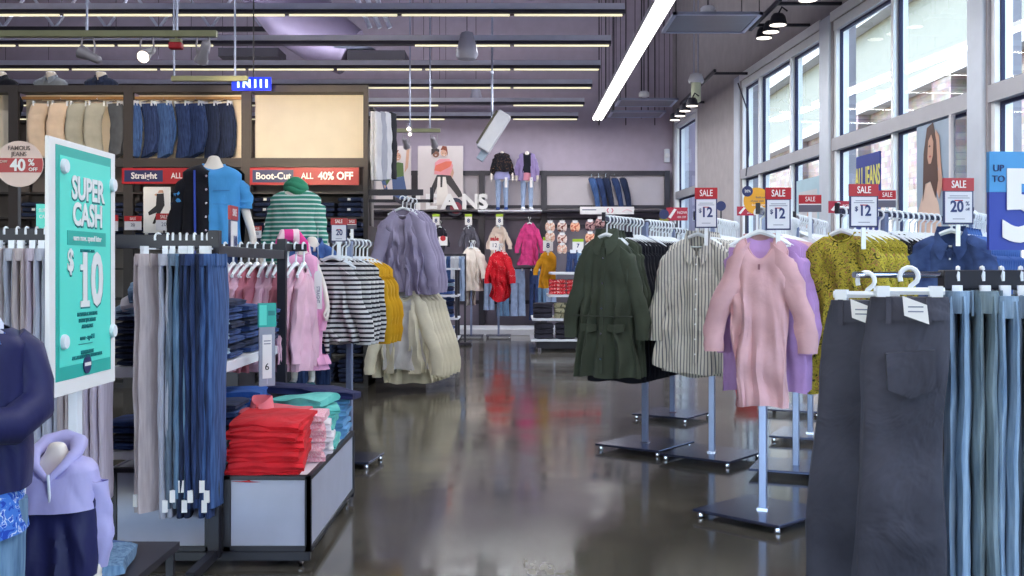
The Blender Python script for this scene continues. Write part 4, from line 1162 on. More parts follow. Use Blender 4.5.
# second rack further left with pale trousers
g2 = thing('clothing_rack', 'black framed rack of pale trousers behind the teal sign', 'clothing rack', (-2.95, 4.75, 0))
MB().box((0, -.02, 1.50), (.92, .02, 1.575)).build('hang_bar', black_metal, g2, bevel=.003)
MB().box((0, -.025, .06), (.05, .025, 1.5)).box((.87, .0, .06), (.92, .05, 1.5)).build('post', black_metal, g2, bevel=.003)
MB().box((-.05, -.3, .03), (.97, .3, .06)).build('base_plate', black_metal, g2)
for k in range(4): MB().lathe([(.02, 0), (.02, .03)], ((0, .92)[k % 2], (-.25, .25)[k // 2], 0), 10).build('leveller_foot', chrome, g2)
pale = [(-6, mauve), (6, beige), (18, paleg), (27, beige), (37, mauve), (46, paleg), (56, paleg), (68, beige), (80, paleg), (91, mauve), (102, mauve)]
pspec = {mt: jeans_spec('pale_trousers', mt, None, 70 + k, .26, 1.1, .036, .2) for k, mt in enumerate((mauve, beige, paleg))}
for i, (px, mt) in enumerate(pale):
    dd = 4.75
    nm = {mauve: 'mauve', beige: 'stone beige', paleg: 'pale grey'}[mt]
    clipjeans(pspec[mt], '%s trousers hung edge out behind the teal sign' % nm, (at(px, 0, dd).x, dd, 1.575), R(100 + random.uniform(-6, 8)), '%s trousers behind the teal sign' % nm, 'white clip hanger on the rack of pale trousers', 'white clip hangers of pale trousers', name='trousers')

# folded stacks
def foldspec(name, mat, w, d, h, seed, layers=2, sag=0.0, rough=1.0, tagm=None):
    mb = MB(); folded(mb, w, d, h, seed, layers, sag, rough)
    s = [(name, mb.mesh(name, mat, True))]
    if tagm:
        t = MB().box((-.018, -d * .5 - .012, h * .25), (.018, -d * .5 + .02, h * .8)); s.append(('size_tag', t.mesh('size_tag', tagm), 'white size tag'))
    return s
def stack(x, y, z, n, specs, name, label, cat, group, rz=0.0, jit=.012, h=None, rj=5, top=None, full=True, lean=(0, 0)):
    for i in range(n):
        sp_ = specs[i % len(specs)]
        lb = top if (top and i == n - 1) else label
        place(sp_, name, lb, cat, (x + random.uniform(-jit, jit) + lean[0] * i, y + random.uniform(-jit, jit) + lean[1] * i, z + i * h), rz + R(random.uniform(-rj, rj)), group if not (top and i == n - 1) else None, full)

redc = fabric('red_jersey', (206, 34, 46), .2, 7, bump=.6, sheen=.05)
coralc = fabric('coral_jersey', (216, 104, 116), .16, 7, bump=.5)
pinkj = floral('pink_print', [(236, 186, 200), (232, 160, 180), (244, 214, 220), (226, 150, 172)], 60, [0, .42, .5, .6])
whitej = fabric('white_jersey', (226, 222, 228), .08, 7, bump=.5)
tealj = fabric('teal_jersey', (84, 186, 184), .18, 7, bump=.6, c2=(120, 214, 206))
aqua = fabric('aqua_jersey', (104, 158, 206), .16, 7, bump=.5)
navyj = fabric('navy_jersey', (30, 34, 78), .2, 7, bump=.5)
royal = fabric('royal_jersey', (48, 92, 172), .2, 7, bump=.5)
blued = fabric('folded_blue_denim', (44, 64, 118), .3, 9, c2=(70, 98, 158))
dkd = fabric('folded_dark_denim', (30, 38, 66), .3, 9, c2=(50, 62, 98))
ltd = fabric('folded_light_denim', (126, 154, 188), .25, 9, c2=(166, 190, 214))
z0 = .421
reds = [foldspec('folded_shirt', redc, .35, .31, .034, k, 2, .03, 1.7) for k in range(4)]
for i in range(11):
    t_ = i / 10
    place(reds[i % 4], 'folded_shirt', 'red top folded uppermost on the red stack' if i == 10 else 'red top folded in the red stack at the gondola corner', 'folded shirt',
          (-1.185 + random.uniform(-.015, .015), Y0 + .165 + .012 * i + random.uniform(-.01, .01), z0 - .004 + i * .0222), R(random.uniform(-8, 8)), None if i == 10 else 'red tops in the corner stack', rot=(R(7), R(random.uniform(-2, 2)), R(random.uniform(-8, 8))))
stack(-1.115, Y0 + .48, z0, 7, [foldspec('folded_shirt', pinkj, .3, .28, .04, k + 10, 2, .02, 1.1) for k in range(3)], 'folded_shirt', 'pink printed top folded behind the red stack', 'folded shirt', 'pink printed tops', R(12), h=.034, rj=8)
place(foldspec('folded_shirt', coralc, .30, .26, .05, 15, 2, .0, 1.6), 'folded_shirt', 'coral top lying crumpled between the red and pink stacks', 'folded shirt', (-1.22, Y0 + .52, z0 + .21), R(-12), rot=(R(4), 0, R(-12)))
ck = MB(); collar(ck, .055, .05, .045, .02, .02, .02)
o = place([('collared_shirt', ck.mesh('folded_collar', fabric('coral_light', (232, 128, 140), .12, 7), True))], 'folded_shirt', 'coral collared top standing open on the coral top', 'folded shirt', (-1.28, Y0 + .46, z0 + .275), R(-20))
stack(-1.045, Y0 + .70, z0, 5, [foldspec('folded_shirt', whitej, .17, .26, .04, k + 20, 2, .0, 1.2) for k in range(2)], 'folded_shirt', 'white top folded beside the pink stack', 'folded shirt', 'white tops beside the pink stack', R(6), h=.034)
stack(-1.10, Y0 + .87, z0, 7, [foldspec('folded_shirt', tealj, .26, .28, .036, k + 30, 3, .02, 1.1) for k in range(3)], 'folded_shirt', 'teal top folded in the stack behind the white one', 'folded shirt', 'teal tops', R(8), h=.032, rj=7)
place(foldspec('folded_shirt', tealj, .38, .26, .055, 36, 2, .0, 1.8), 'folded_shirt', 'teal top lying loose on the teal stack', 'folded shirt', (-1.17, Y0 + .85, z0 + .222), 0, rot=(0, R(-4), R(-14)))
stack(-1.07, Y0 + 1.22, z0, 7, [foldspec('folded_shirt', aqua, .22, .26, .038, k + 40, 2, .02, 1.1) for k in range(3)], 'folded_shirt', 'sky blue top folded at the far aisle corner', 'folded shirt', 'sky blue tops', R(4), h=.033, rj=6)
place(foldspec('folded_shirt', navyj, .52, .24, .05, 44, 2, .0, 1.6), 'folded_shirt', 'navy top spread across the sky blue stack', 'folded shirt', (-1.16, Y0 + 1.2, z0 + .24), 0, rot=(0, R(5), R(-4)))
stack(-1.27, Y0 + .86, z0, 2, [foldspec('folded_shirt', royal, .2, .3, .04, k + 50, 2, .0, 1.3) for k in range(2)], 'folded_shirt', 'royal blue top folded by the gondola spine', 'folded shirt', 'royal blue tops', h=.035)
# jeans stacked on the middle shelf
zs = .936
blu = [foldspec('folded_jeans', m_, .30, .26, .036, 60 + k, 3, .0, .8) for k, m_ in enumerate((blued, dkd, blued))]
stack(-1.56, Y0 + .52, zs, 8, blu, 'folded_jeans', 'dark blue jeans folded on the middle shelf by the post', 'folded jeans', 'dark jeans on the middle shelf', R(90), h=.038, top='dark blue jeans topmost on the middle shelf stack')
stack(-1.56, Y0 + .95, zs, 7, blu, 'folded_jeans', 'dark blue jeans folded behind the green shelf label', 'folded jeans', 'dark jeans behind the green label', R(90), h=.038)
ltj = [foldspec('folded_jeans', m_, .24, .2, .034, 66 + k, 2, .0, .9) for k, m_ in enumerate((ltd, ltd))]
stack(-1.51, Y0 + .17, zs, 6, ltj, 'folded_jeans', 'light wash jeans folded on the middle shelf edge', 'folded jeans', 'light jeans on the middle shelf', R(90), h=.036)
stack(-1.53, Y0 + 1.26, zs, 6, blu, 'folded_jeans', 'dark jeans folded at the far end of the middle shelf', 'folded jeans', 'dark jeans at the shelf end', R(90), h=.038)
stack(-1.78, Y0 + .18, zs, 9, [foldspec('folded_jeans', m_, .20, .28, .03, 70 + k, 3, .0, .7) for k, m_ in enumerate((inkblue, dkd))], 'folded_jeans', 'ink jeans stacked behind the teal sign on the upper shelf', 'folded jeans', 'ink jeans behind the teal sign', 0, h=.03)
for k, (mt, dz, lb) in enumerate(((ltd, .0, 'light wash jeans slung open on the ink stack'), (whitej, .035, 'white jeans draped on the ink stack'), (skyden, .075, 'sky blue jeans rolled on top of the ink stack'))):
    place(foldspec('folded_jeans', mt, .2, .27, .045, 76 + k, 2, .06, 1.7), 'folded_jeans', lb, 'folded jeans', (-1.79 + .02 * k, Y0 + .18, zs + .27 + dz), 0, rot=(R(10), R(-8), R(8 * k)))
stack(-1.76, Y0 + .18, .536, 4, blu, 'folded_jeans', 'dark jeans on the low shelf behind the hanging trousers', 'folded jeans', 'dark jeans on the low shelf', 0, h=.036)
stack(-1.52, Y0 + .5, .536, 5, blu, 'folded_jeans', 'dark jeans on the low shelf beneath the white shelf', 'folded jeans', 'dark jeans beneath the white shelf', R(90), h=.036)
stack(-1.52, Y0 + 1.0, .536, 5, [foldspec('folded_shirt', royal, .3, .26, .04, 81, 2)], 'folded_shirt', 'royal blue top on the low shelf beneath the white shelf', 'folded shirt', 'royal blue tops beneath the shelf', R(90), h=.036)
# shelf label : teal clip and grey holder
p = thing('shelf_label', 'teal and grey shelf label holder with white insert on the white shelf', 'sign', (at(265, 0, 5.6).x + .01, 5.6, 0), R(38))
zt = CAMZ + (HY - 303) * 5.6 / F; zm = CAMZ + (HY - 327) * 5.6 / F; zl = CAMZ + (HY - 386) * 5.6 / F
MB().box((-.045, -.004, zl), (.045, .004, zm + .01)).build('holder', plain('grey_holder', (150, 156, 176), .3), p)
MB().box((-.027, -.0055, zl + .04), (.025, -.003, zm - .04)).build('insert', white_sign, p)
MB().box((-.05, -.006, zm), (.05, .006, zt)).build('clip_card', teal_dark, p)
MB().box((-.045, -.0075, zm + .01), (-.004, -.005, zt - .01)).build('pale_half', teal_sign, p)
text('6', .035, black_metal, p, (-.002, -.0065, zl + .1), 'size_digit')
for q in (.07, .085): MB().box((-.02, -.0062, zm - q - .005), (.018, -.0055, zm - q)).build('small_print', grey_ink, p)
MB().box((.004, -.0065, zm + .06), (.042, -.0058, zm + .085)).build('small_print', teal_ink, p)
MB().tube([(0, 0, .9), (0, 0, zl + .01)], .005, 6).build('clip_stem', grey_panel, p)
# edge-on sale sign on the post
p = thing('price_sign', 'sale card seen almost edge on standing on the gondola post', 'sign', (at(233, 0, 5.3).x, 5.3, 0), R(90))
z1_ = CAMZ + (HY - 206) * 5.3 / F; z2_ = CAMZ + (HY - 220) * 5.3 / F; z3_ = CAMZ + (HY - 257) * 5.3 / F
MB().box((-.07, -.005, z3_), (.07, .005, z1_)).build('frame', navy_sign, p)
MB().box((-.071, -.0075, z2_), (.071, .0065, z1_)).build('header', red_sign, p)
MB().box((-.06, -.007, z3_ + .01), (.06, .006, z2_ - .006)).build('card', white_sign, p)
text('SALE', .035, white_sign, p, (0, -.0085, (z1_ + z2_) / 2), sx=.7); text('10', .05, navy_ink, p, (.01, -.008, z3_ + .075), 'price', bold=.04)
MB().box((-.01, -.003, 1.52), (.01, .003, z3_)).build('stem', frost, p)
p.location.x += .0
MB().box((-.02, -.003, 1.5), (.02, .003, 1.53)).build('clip', black_metal, p)

# pink blouses on the rear bar
pinkl = fabric('pale_pink_cotton', (226, 182, 202), .12, 6)
dusty = fabric('dusty_rose_cotton', (196, 120, 136), .14, 6)
pk1 = shirt('pink_blouse', pinkl, 21, sw=.16, bw=.19, L=.64, t=.03, neck=.07, drop=.05, sl=.5, r0=.075, r1=.06, spread=.1, folds=6, amp=.026, st=.5, slope=.1)
pk2 = shirt('rose_blouse', dusty, 22, sw=.16, bw=.19, L=.64, t=.03, neck=.07, drop=.05, sl=.5, r0=.075, r1=.06, spread=.1, folds=6, amp=.026, st=.5, slope=.1)
yb = Y1 + .275
for i in range(14):
    rose = i in (2, 3, 6, 7, 10)
    hang(pk2 if rose else pk1, 'blouse', '%s blouse hanging on the rear gondola bar' % ('dusty rose' if rose else 'pale pink'), 'blouse', (-1.94 + i * .049, yb, zb1 - .005), R(86 + random.uniform(-5, 5)), ('dusty rose' if rose else 'pale pink') + ' blouses on the gondola', True, 'white hanger of the pink blouses', 'hangers of the pink blouses', scale=1.0)

# ------------------------------------------------------------------ teal SUPER CASH sign on its white pole
S0, S1, ZB_, ZT_ = 2.88, 3.36, 1.045, 1.757
p = thing('super_cash_sign', 'tall teal SUPER CASH 10 dollar sign on a white pole', 'sign', (-1.252, (S0 + S1) / 2, 0), R(90))
W = S1 - S0; H = ZT_ - ZB_
MB().box((-W/2, -.006, ZB_), (W/2, .006, ZT_)).build('board', white_sign, p, bevel=.002)
MB().box((-W/2 + .04, -.0075, ZB_ + .042), (W/2 - .04, -.004, ZT_ - .018)).build('border', teal_dark, p)
MB().box((-W/2 + .062, -.0088, ZB_ + .08), (W/2 - .05, -.006, ZT_ - .045)).build('face', teal_sign, p)
def stx(s, hh, mat, x, z, **k): return text(s, hh, mat, p, (x, -.0105, z), **k)
def frac(f): return ZT_ - f * H
for dx, dz, mt, yy in ((.006, -.005, teal_ink, -.0095), (0, 0, white_sign, -.011)):
    MB().box((-.042 + dx, yy - .0015, frac(.66) + dz), (.022 + dx, yy + .0015, frac(.635) + dz)).build('digit_serif', mt, p)
    MB().box((-.045 + dx, yy - .0015, frac(.51) + dz), (-.015 + dx, yy + .0015, frac(.487) + dz)).build('digit_flag', mt, p)
    for s, hh, x, f, sx, bo in (('SUPER', .062, .015, .185, .95, .045), ('CASH', .062, .012, .29, .95, .045), ('10', .145, .035, .56, .85, .05), ('$', .06, -.112, .475, .9, .04)):
        text(s, hh, mt, p, (x + dx, yy, frac(f) + dz), bold=bo, sx=sx, th=.001)
MB().box((-.13, -.0102, frac(.41)), (.15, -.008, frac(.353))).build('ribbon', teal_dark, p)
stx('earn now. spend later', .016, white_sign, .01, frac(.381), bold=.03)
for s, f, hh in (('INCLUDING THIS', .432, .009), ('IN SUPER CASH FOR', .69, .011), ('EVERY $25 SPENT', .715, .011), ('AND MORE', .74, .011), ('now - april 1', .785, .014), ('REDEEMABLE', .845, .011), ('ASK AN ASSOCIATE FOR DETAILS', .862, .01)): stx(s, hh, teal_ink, .01, frac(f))
MB().box((-.05, -.0102, frac(.812)), (.05, -.008, frac(.809))).build('rule', teal_ink, p)
MB().lathe([(.028, -.0115), (.028, -.008)], (.01, 0, frac(.895)), 20, 'y').build('logo_disc', navy_sign, p)
MB().box((-.012, -.0125, frac(.902)), (.032, -.011, frac(.888))).build('logo_bar', white_sign, p)
for x, z in ((-W/2 + .085, ZT_ - .075), (W/2 - .035, ZT_ - .10), (-W/2 + .085, ZB_ + .15), (W/2 - .035, ZB_ + .16)):
    MB().lathe([(.018, -.02), (.021, -.015), (.021, -.006)], (x, 0, z), 18, 'y').build('clip_button', white_pl, p, True)
MB().box((-.02, .008, .02), (.02, .035, ZT_ - .1)).build('pole', white_paint, p, bevel=.003)
MB().box((-.2, -.15, 0), (.2, .15, .02)).build('base_plate', white_paint, p)
# small teal sign and the round tan sign behind
p = thing('small_teal_sign', 'small teal SUPER CASH card at the bar of pale trousers', 'sign', at(43, 215, 4.85))
MB().box((-.03, -.003, -.06), (.045, .003, .05)).build('card', teal_sign, p)
text('SUPER', .016, white_sign, p, (.008, -.004, .02), sx=.8); text('CASH', .016, white_sign, p, (.008, -.004, -.008), sx=.8)
MB().box((-.005, -.002, -.12), (.005, .002, -.06)).build('stem', frost, p)
p = thing('round_sign', 'round tan FAMOUS JEANS 40 percent off sign with red band', 'sign', at(19.5, 164, 5.0), R(4))
tan = plain('tan_card', (226, 200, 192), .5, var=.02)
Rr = .108
MB().lathe([(Rr, -.004), (Rr, .004)], n=40, axis='y').build('disc', tan, p)
ang = [math.asin(v / Rr) for v in (-.04, .027)]
pts = [(Rr * .998 * math.cos(a), Rr * .998 * math.sin(a)) for a in [ang[0] + (ang[1] - ang[0]) * k / 8 for k in range(9)]]
MB().poly(pts + [(-x, z) for x, z in reversed(pts)], -.0052, .003).build('red_band', red_sign, p)
text('FAMOUS', .02, grey_ink if False else plain('taupe_ink', (110, 92, 92), .5), p, (0, -.0065, .073), bold=.01, sx=.9); text('JEANS', .02, MATS['taupe_ink'], p, (0, -.0065, .045), bold=.01, sx=.9)
text('40', .053, white_sign, p, (-.005, -.007, -.008), 'digit', bold=.04, sx=.9); text('%', .03, white_sign, p, (.056, -.007, .006), 'percent', bold=.02); text('OFF', .016, white_sign, p, (.064, -.007, -.026), 'percent', bold=.02); text('NOW', .013, tan, p, (-.078, -.007, .01), bold=.02)
MB().box((-.006, -.003, -.33), (.006, .003, -Rr)).build('stem', dark_metal, p)

# ------------------------------------------------------------------ mannequins
def mann_body(parent, h=1.62, arms=True, legs=True, armpose=.12, name='mannequin_body', lowarm=0.0):
    """headless figure on its feet; returns the skinned body, neck stump at height h"""
    s = h / 1.5
    P = [(0,0,.92*s), (0,0,1.1*s), (0,-.01*s,1.28*s), (0,0,1.4*s), (0,0,1.5*s)]
    Rd = [(.13*s,.09*s), (.105*s,.08*s), (.13*s,.09*s), (.05*s,.045*s), (.048*s,.048*s)]
    E = [(0,1),(1,2),(2,3),(3,4)]
    def add(p, r, q):
        P.append(p); Rd.append((r, r)); E.append((q, len(P)-1)); return len(P)-1
    for sd in (-1, 1):
        if arms:
            a = add((sd*.13*s, 0, 1.345*s), .042*s, 3); a = add((sd*(.165+armpose*.5)*s, .01*s, 1.1*s), .036*s, a); a = add((sd*(.17+armpose)*s, (-.03-lowarm)*s, .88*s), .028*s, a)
            hnd = add((sd*(.17+armpose)*s, (-.05-lowarm)*s, .8*s), .026*s, a)
            for k in range(4):
                f = add((sd*(.17+armpose)*s, (-.085-lowarm+.02*k)*s, .755*s), .009*s, hnd); add((sd*(.16+armpose)*s, (-.085-lowarm+.02*k)*s, (.715+.006*abs(k-1.5))*s), .007*s, f)
            f = add((sd*(.15+armpose)*s, (-.1-lowarm)*s, .79*s), .01*s, a); add((sd*(.17+armpose)*s, (-.11-lowarm)*s, .75*s), .008*s, f)
        if legs:
            l = add((sd*.085*s, 0, .8*s), .085*s, 0); l = add((sd*.09*s, -.01*s, .46*s), .055*s, l); l = add((sd*.1*s, .01*s, .08*s), .035*s, l); add((sd*.105*s, -.13*s, .03*s), .03*s, l)
    return skinmesh(name, P, E, Rd, mann_skin, parent, 2)
def tube_leg(mb, sd, s, r0=.095, r1=.055, z0=.9, z1=.1, x0=.085, x1=.1):
    rs = []
    for i in range(15):
        u = i / 14; r = (r0 + (r1 - r0) * u) * s
        rs.append([Vector(((sd * (x0 + (x1 - x0) * u)) * s + r * math.cos(2*PI*k/14) * (1 + .06 * nz(u * 9, k)), (.0 - .01 * math.sin(PI * u)) * s + r * math.sin(2*PI*k/14), (z0 + (z1 - z0) * u) * s)) for k in range(14)])
    mb.loft(rs, True, True)
def dress_leg(parent, s, mat, name='trousers', **k):
    mb = MB()
    for sd in (-1, 1): tube_leg(mb, sd, s, **k)
    rs = [[Vector((.16 * s * g * math.cos(2*PI*k_/20), .11 * s * g * math.sin(2*PI*k_/20), z * s)) for k_ in range(20)] for z, g in ((1.0, .86), (.92, 1.0), (.84, 1.06), (.78, .9))]
    mb.loft(rs)
    return mb.build(name, mat, parent, True)
def wear(spec, parent, z, names=None):
    for s in spec:
        c = bpy.data.objects.new(s[0] if not names else names.get(s[0], s[0]), s[1]); COL.objects.link(c); c.parent = parent; c.location.z = z
def plinth(x, y, h, label, w=.5):
    p = thing('plinth', label, 'plinth', (x, y, 0), 0, 'mannequin plinths')
    MB().box((-w/2, -w/2, .03), (w/2, w/2, h)).build('plinth_body', dark_metal, p, bevel=.01)
    MB().box((-w/2 + .03, -w/2 + .03, 0), (w/2 - .03, w/2 - .03, .03)).build('toe_kick', black_metal, p)

# adult mannequin, blue tee under open black jacket
d = 8.0; o = at(214, 155, d); hm = 1.5
plinth(o.x, d, o.z - hm - .0, 'dark plinth under the mannequin in the black jacket')
mq = thing('mannequin', 'headless white mannequin in bright blue tee and open black snap jacket', 'mannequin', (o.x, d, o.z - hm), R(12))
mann_body(mq, hm)
skyt = fabric('bright_blue_jersey', (74, 150, 214), .1, 6); blackj = fabric('black_twill', (24, 24, 34), .15, 6)
tee = shirt('tee', skyt, 31, sw=.2, bw=.19, L=.66, t=.115, neck=.08, drop=.03, sl=.24, r0=.07, r1=.06, spread=.06, folds=3, amp=.01, st=.9)
wear(tee, mq, 1.425, {'body': 'tee_shirt'})
mb = MB(); torso(mb, .225, .225, .72, .135, .085, .05, .055, 3, .012, 32, (-.03, .5, 0.0)); sleeve(mb, -1, .235, .62, .085, .06, .1, -.02, seed=4, t=.9)
wear([('jacket', mb.mesh('jacket', blackj, True))], mq, 1.43)
mb = MB()
for k in range(6): mb.lathe([(.009, -.004), (.009, .004)], (-.045, -.155 - .006 * k, -.1 - k * .1), 10, 'y')
wear([('jacket_snap', mb.mesh('jacket_snap', chrome))], mq, 1.43)
mb = MB(); mb.tube([(-.13, -.145, -.06), (-.125, -.17, -.35), (-.12, -.18, -.7)], .008, 6); wear([('jacket_piping', mb.mesh('jacket_piping', plain('piping_blue', (44, 72, 180), .6)))], mq, 1.43)
wear([('tee_print', MB().box((-.0, -.135, -.2), (.12, -.128, -.196)).box((-.0, -.135, -.3), (.12, -.13, -.297)).mesh('tee_print', plain('print_blue', (60, 122, 190), .6)))], mq, 1.425)
dress_leg(mq, hm / 1.5, indigo, 'jeans')
# green striped mannequin
d = 9.0; o = at(296, 181, d)
plinth(o.x, d, o.z - hm, 'dark plinth under the mannequin in the green striped tee')
mq = thing('mannequin', 'headless mannequin in green and white striped long tee with green neck scarf', 'mannequin', (o.x, d, o.z - hm), R(-8))
mann_body(mq, hm)
gst = striped('green_stripe', (62, 142, 128), (206, 224, 220), 'Z', 27, .62)
wear(shirt('tee', gst, 33, sw=.215, bw=.2, L=.72, t=.12, neck=.1, drop=.04, sl=.52, r0=.08, r1=.05, spread=.06, folds=3, amp=.014, st=.9), mq, 1.42, {'body': 'striped_tee'})
mb = MB()
for k, (rr, zz) in enumerate(((.07, 0), (.075, .03), (.066, .055))):
    pts = [(rr * math.cos(2*PI*i/16 + k), rr * .85 * math.sin(2*PI*i/16 + k), zz + .02 * math.sin(2*PI*i/16 * 2 + k)) for i in range(17)]
    mb.tube(pts, .034, 8)
wear([('neck_scarf', mb.mesh('neck_scarf', fabric('green_scarf', (62, 142, 112), .15, 8), True))], mq, 1.425)
dress_leg(mq, hm / 1.5, indigo, 'jeans')
wear([('tee_tie', MB().tube([(.03, -.14, -.62), (.05, -.17, -.8), (.04, -.16, -.95)], .012, 6).mesh('tee_tie', gst, True))], mq, 1.42)
# denim jacket mannequin and pink dress child behind the pink blouses
d = 7.9; o = at(312, 236, d); hs = 1.28
plinth(o.x, d, max(.1, o.z - hs), 'dark plinth under the mannequin in the blue denim jacket', .4)
mq = thing('mannequin', 'mannequin in blue denim jacket with pink and white scarf over one shoulder', 'mannequin', (o.x, d, o.z - hs), R(20))
mann_body(mq, hs)
s = hs / 1.5
wear(shirt('jacket', denimb, 34, sw=.18, bw=.19, L=.6, t=.1, neck=.075, drop=.06, sl=.5, r0=.07, r1=.05, spread=.05, folds=3, amp=.01, col=(.04, .02, .03), buttons=5, st=.9), mq, 1.44 * s, {'body': 'denim_jacket'})
dress_leg(mq, s, indigo, 'jeans')
mb = MB(); mb.tube([(-.26, -.12, -.02), (-.22, -.12, .05), (-.14, -.1, .05), (-.07, -.09, -.03), (-.05, -.13, -.16), (-.04, -.14, -.34)], [.03, .05, .055, .045, .04, .02], 10)
wear([('scarf', mb.mesh('scarf', striped('pink_scarf', (224, 70, 150), (244, 214, 226), 'X', 9, .6), True), )], mq, 1.44 * s)
d = 7.05; hk = .92; o = at(303, 248, d)
plinth(o.x, d, o.z - hk, 'dark plinth under the small pink dress mannequin', .36)
mq = thing('mannequin', 'small mannequin in ruffled pale pink dress and teal flat shoes', 'mannequin', (o.x, d, o.z - hk), R(-10))
mann_body(mq, hk)
s = hk / 1.5
pdr = fabric('pink_dress', (232, 168, 206), .12, 7)
wear(shirt('dress', pdr, 35, sw=.105, bw=.15, L=.72, t=.07, neck=.04, drop=.02, sl=.42, r0=.05, r1=.035, spread=.05, folds=5, amp=.016, st=.9, slope=.03), mq, 1.44 * s, {'body': 'dress'})
mb = MB()
for k in range(2):
    rr = .15 + .012 * k; rs = []
    for z in (0, -.03, -.06):
        rs.append([Vector(((rr + z * -.4) * math.cos(2*PI*i/48) * (1 + .06 * math.sin(i * 2.1 + k)), (.1 - z * .4) * math.sin(2*PI*i/48) * (1 + .08 * math.sin(i * 2.1 + k)), z - .7 + .035 * k)) for i in range(48)])
    mb.loft(rs, False, False)
wear([('ruffle', mb.mesh('ruffle', pdr, True))], mq, 1.44 * s)
mb = MB()
for sd in (-1, 1): ellip(mb, (sd * .105 * s, -.07 * s, .032 * s), .05 * s, .12 * s, .042 * s)
mb.build('shoe', plain('teal_shoe', (32, 84, 96), .5), mq, True)

# toddler mannequins by the camera
d = 2.75; hk = .78; o = at(57, 441, d)
plinth(o.x, d + .0, max(.12, o.z - hk), 'white plinth under the toddler mannequin in the windbreaker', .34)
mq = thing('mannequin', 'toddler mannequin in lavender and navy hooded windbreaker beside the sign pole', 'mannequin', (o.x, d, o.z - hk), R(6))
mann_body(mq, hk, armpose=.03)
s = hk / 1.5
lav = fabric('lavender_nylon', (178, 174, 226), .08, 6, rough=.5); nvn = fabric('navy_nylon', (34, 36, 84), .12, 6, rough=.5)
mb = MB(); torso(mb, .098, .108, .13, .075, .042, .05, .022, 3, .002, 36, hemwave=0)
for sd in (-1, 1): sleeve(mb, sd, .105, .25, .038, .026, .02, -.01, z0=-.035, seed=sd, t=.95)
wear([('windbreaker', mb.mesh('windbreaker', lav, True))], mq, 1.43 * s)
mb = MB(); torso(mb, .108, .1, .19, .079, .100, .0, .0, 4, .007, 37); wear([('navy_panel', mb.mesh('navy_panel', nvn, True))], mq, 1.46 * s - .115)
mb = MB(); mb.tube([(.0, -.078, -.05), (-.035, -.06, -.015), (-.052, -.01, .012), (-.04, .05, .025), (0, .07, .03), (.04, .05, .025), (.052, -.01, .012), (.035, -.06, -.015), (.0, -.078, -.05)], [.008, .012, .016, .024, .03, .024, .016, .012, .008], 10); wear([('hood_collar', mb.mesh('hood_collar', lav, True))], mq, 1.425 * s)
mb = MB().tube([(.004, -.085, -.05), (.012, -.092, -.13)], .004, 6).tube([(-.05, -.09, -.08), (-.055, -.1, -.18), (-.045, -.1, -.24)], .004, 6); wear([('drawstring', mb.mesh('drawstring', white_pl, True))], mq, 1.46 * s)
shs = striped('blue_white_check', (130, 160, 206), (214, 222, 236), 'X', 60, .5)
mb = MB(); torso(mb, .1, .1, .14, .072, .085, .0, .0, 3, .006, 38); wear([('under_shirt', mb.mesh('under_shirt', shs, True))], mq, 1.46 * s - .25)
dress_leg(mq, s, midblue, 'jeans')
d = 2.42; hk = 1.12; o = at(-36, 302, d)
plinth(o.x, d, max(.1, o.z - hk), 'white plinth under the boy mannequin at the edge', .4)
mq = thing('mannequin', 'boy mannequin in navy padded jacket over blue checked shirt, cut by the picture edge', 'mannequin', (o.x, d, o.z - hk), R(14))
mann_body(mq, hk, arms=False)
s = hk / 1.5
mb = MB(); mb.tube([(.09, -.15, .858), (.04, -.19, .86), (-.0, -.2, .86)], [.026, .022, .03], 10)
for k in range(4): mb.tube([(0, -.19 - .006 * k, .878 - .014 * k), (-.04, -.205, .876 - .015 * k), (-.065, -.19, .87 - .015 * k)], [.009, .008, .006], 8)
mb.tube([(.02, -.2, .88), (.0, -.225, .895), (-.025, -.225, .90)], [.01, .009, .006], 8)
mb.build('hand', mann_skin, mq, True)
brb = floral('blue_check', [(38, 74, 178), (70, 120, 210), (190, 206, 236), (40, 84, 190)], 30, [0, .44, .58, .62])
wear(shirt('shirt', brb, 41, sw=.11, bw=.125, L=.47, t=.085, neck=.055, drop=.05, sl=0, folds=3, amp=.006, col=(.03, .02, .02), buttons=6, slope=.035), mq, 1.43 * s, {'body': 'checked_shirt'})
mb = MB(); torso(mb, .13, .14, .37, .1, .06, .03, .035, 3, .012, 42, (-.06, .085, 0.0))
mb.tube([(.1, 0, -.04), (.125, .01, -.07), (.145, .0, -.14), (.148, -.02, -.195), (.12, -.1, -.225), (.03, -.17, -.215)], [.035, .045, .045, .047, .043, .037], 16)
mb.tube([(-.13, 0, -.055), (-.175, .01, -.1), (-.2, .0, -.22), (-.2, -.03, -.38)], [.05, .062, .058, .05], 14)
wear([('padded_jacket', mb.mesh('padded_jacket', nvn, True))], mq, 1.44 * s)
mb = MB(); collar(mb, .06, .03, .06, .05, .05, .05); wear([('white_lapel', mb.mesh('white_lapel', fabric('pale_fleece', (206, 212, 236), .06, 9), True))], mq, 1.445 * s)
mb = MB().tube([(.082, -.1, -.03), (.09, -.125, -.2), (.09, -.125, -.36)], .004, 6); wear([('zip_edge', mb.mesh('zip_edge', white_pl, True))], mq, 1.44 * s)
dress_leg(mq, s, skyden, 'jeans')
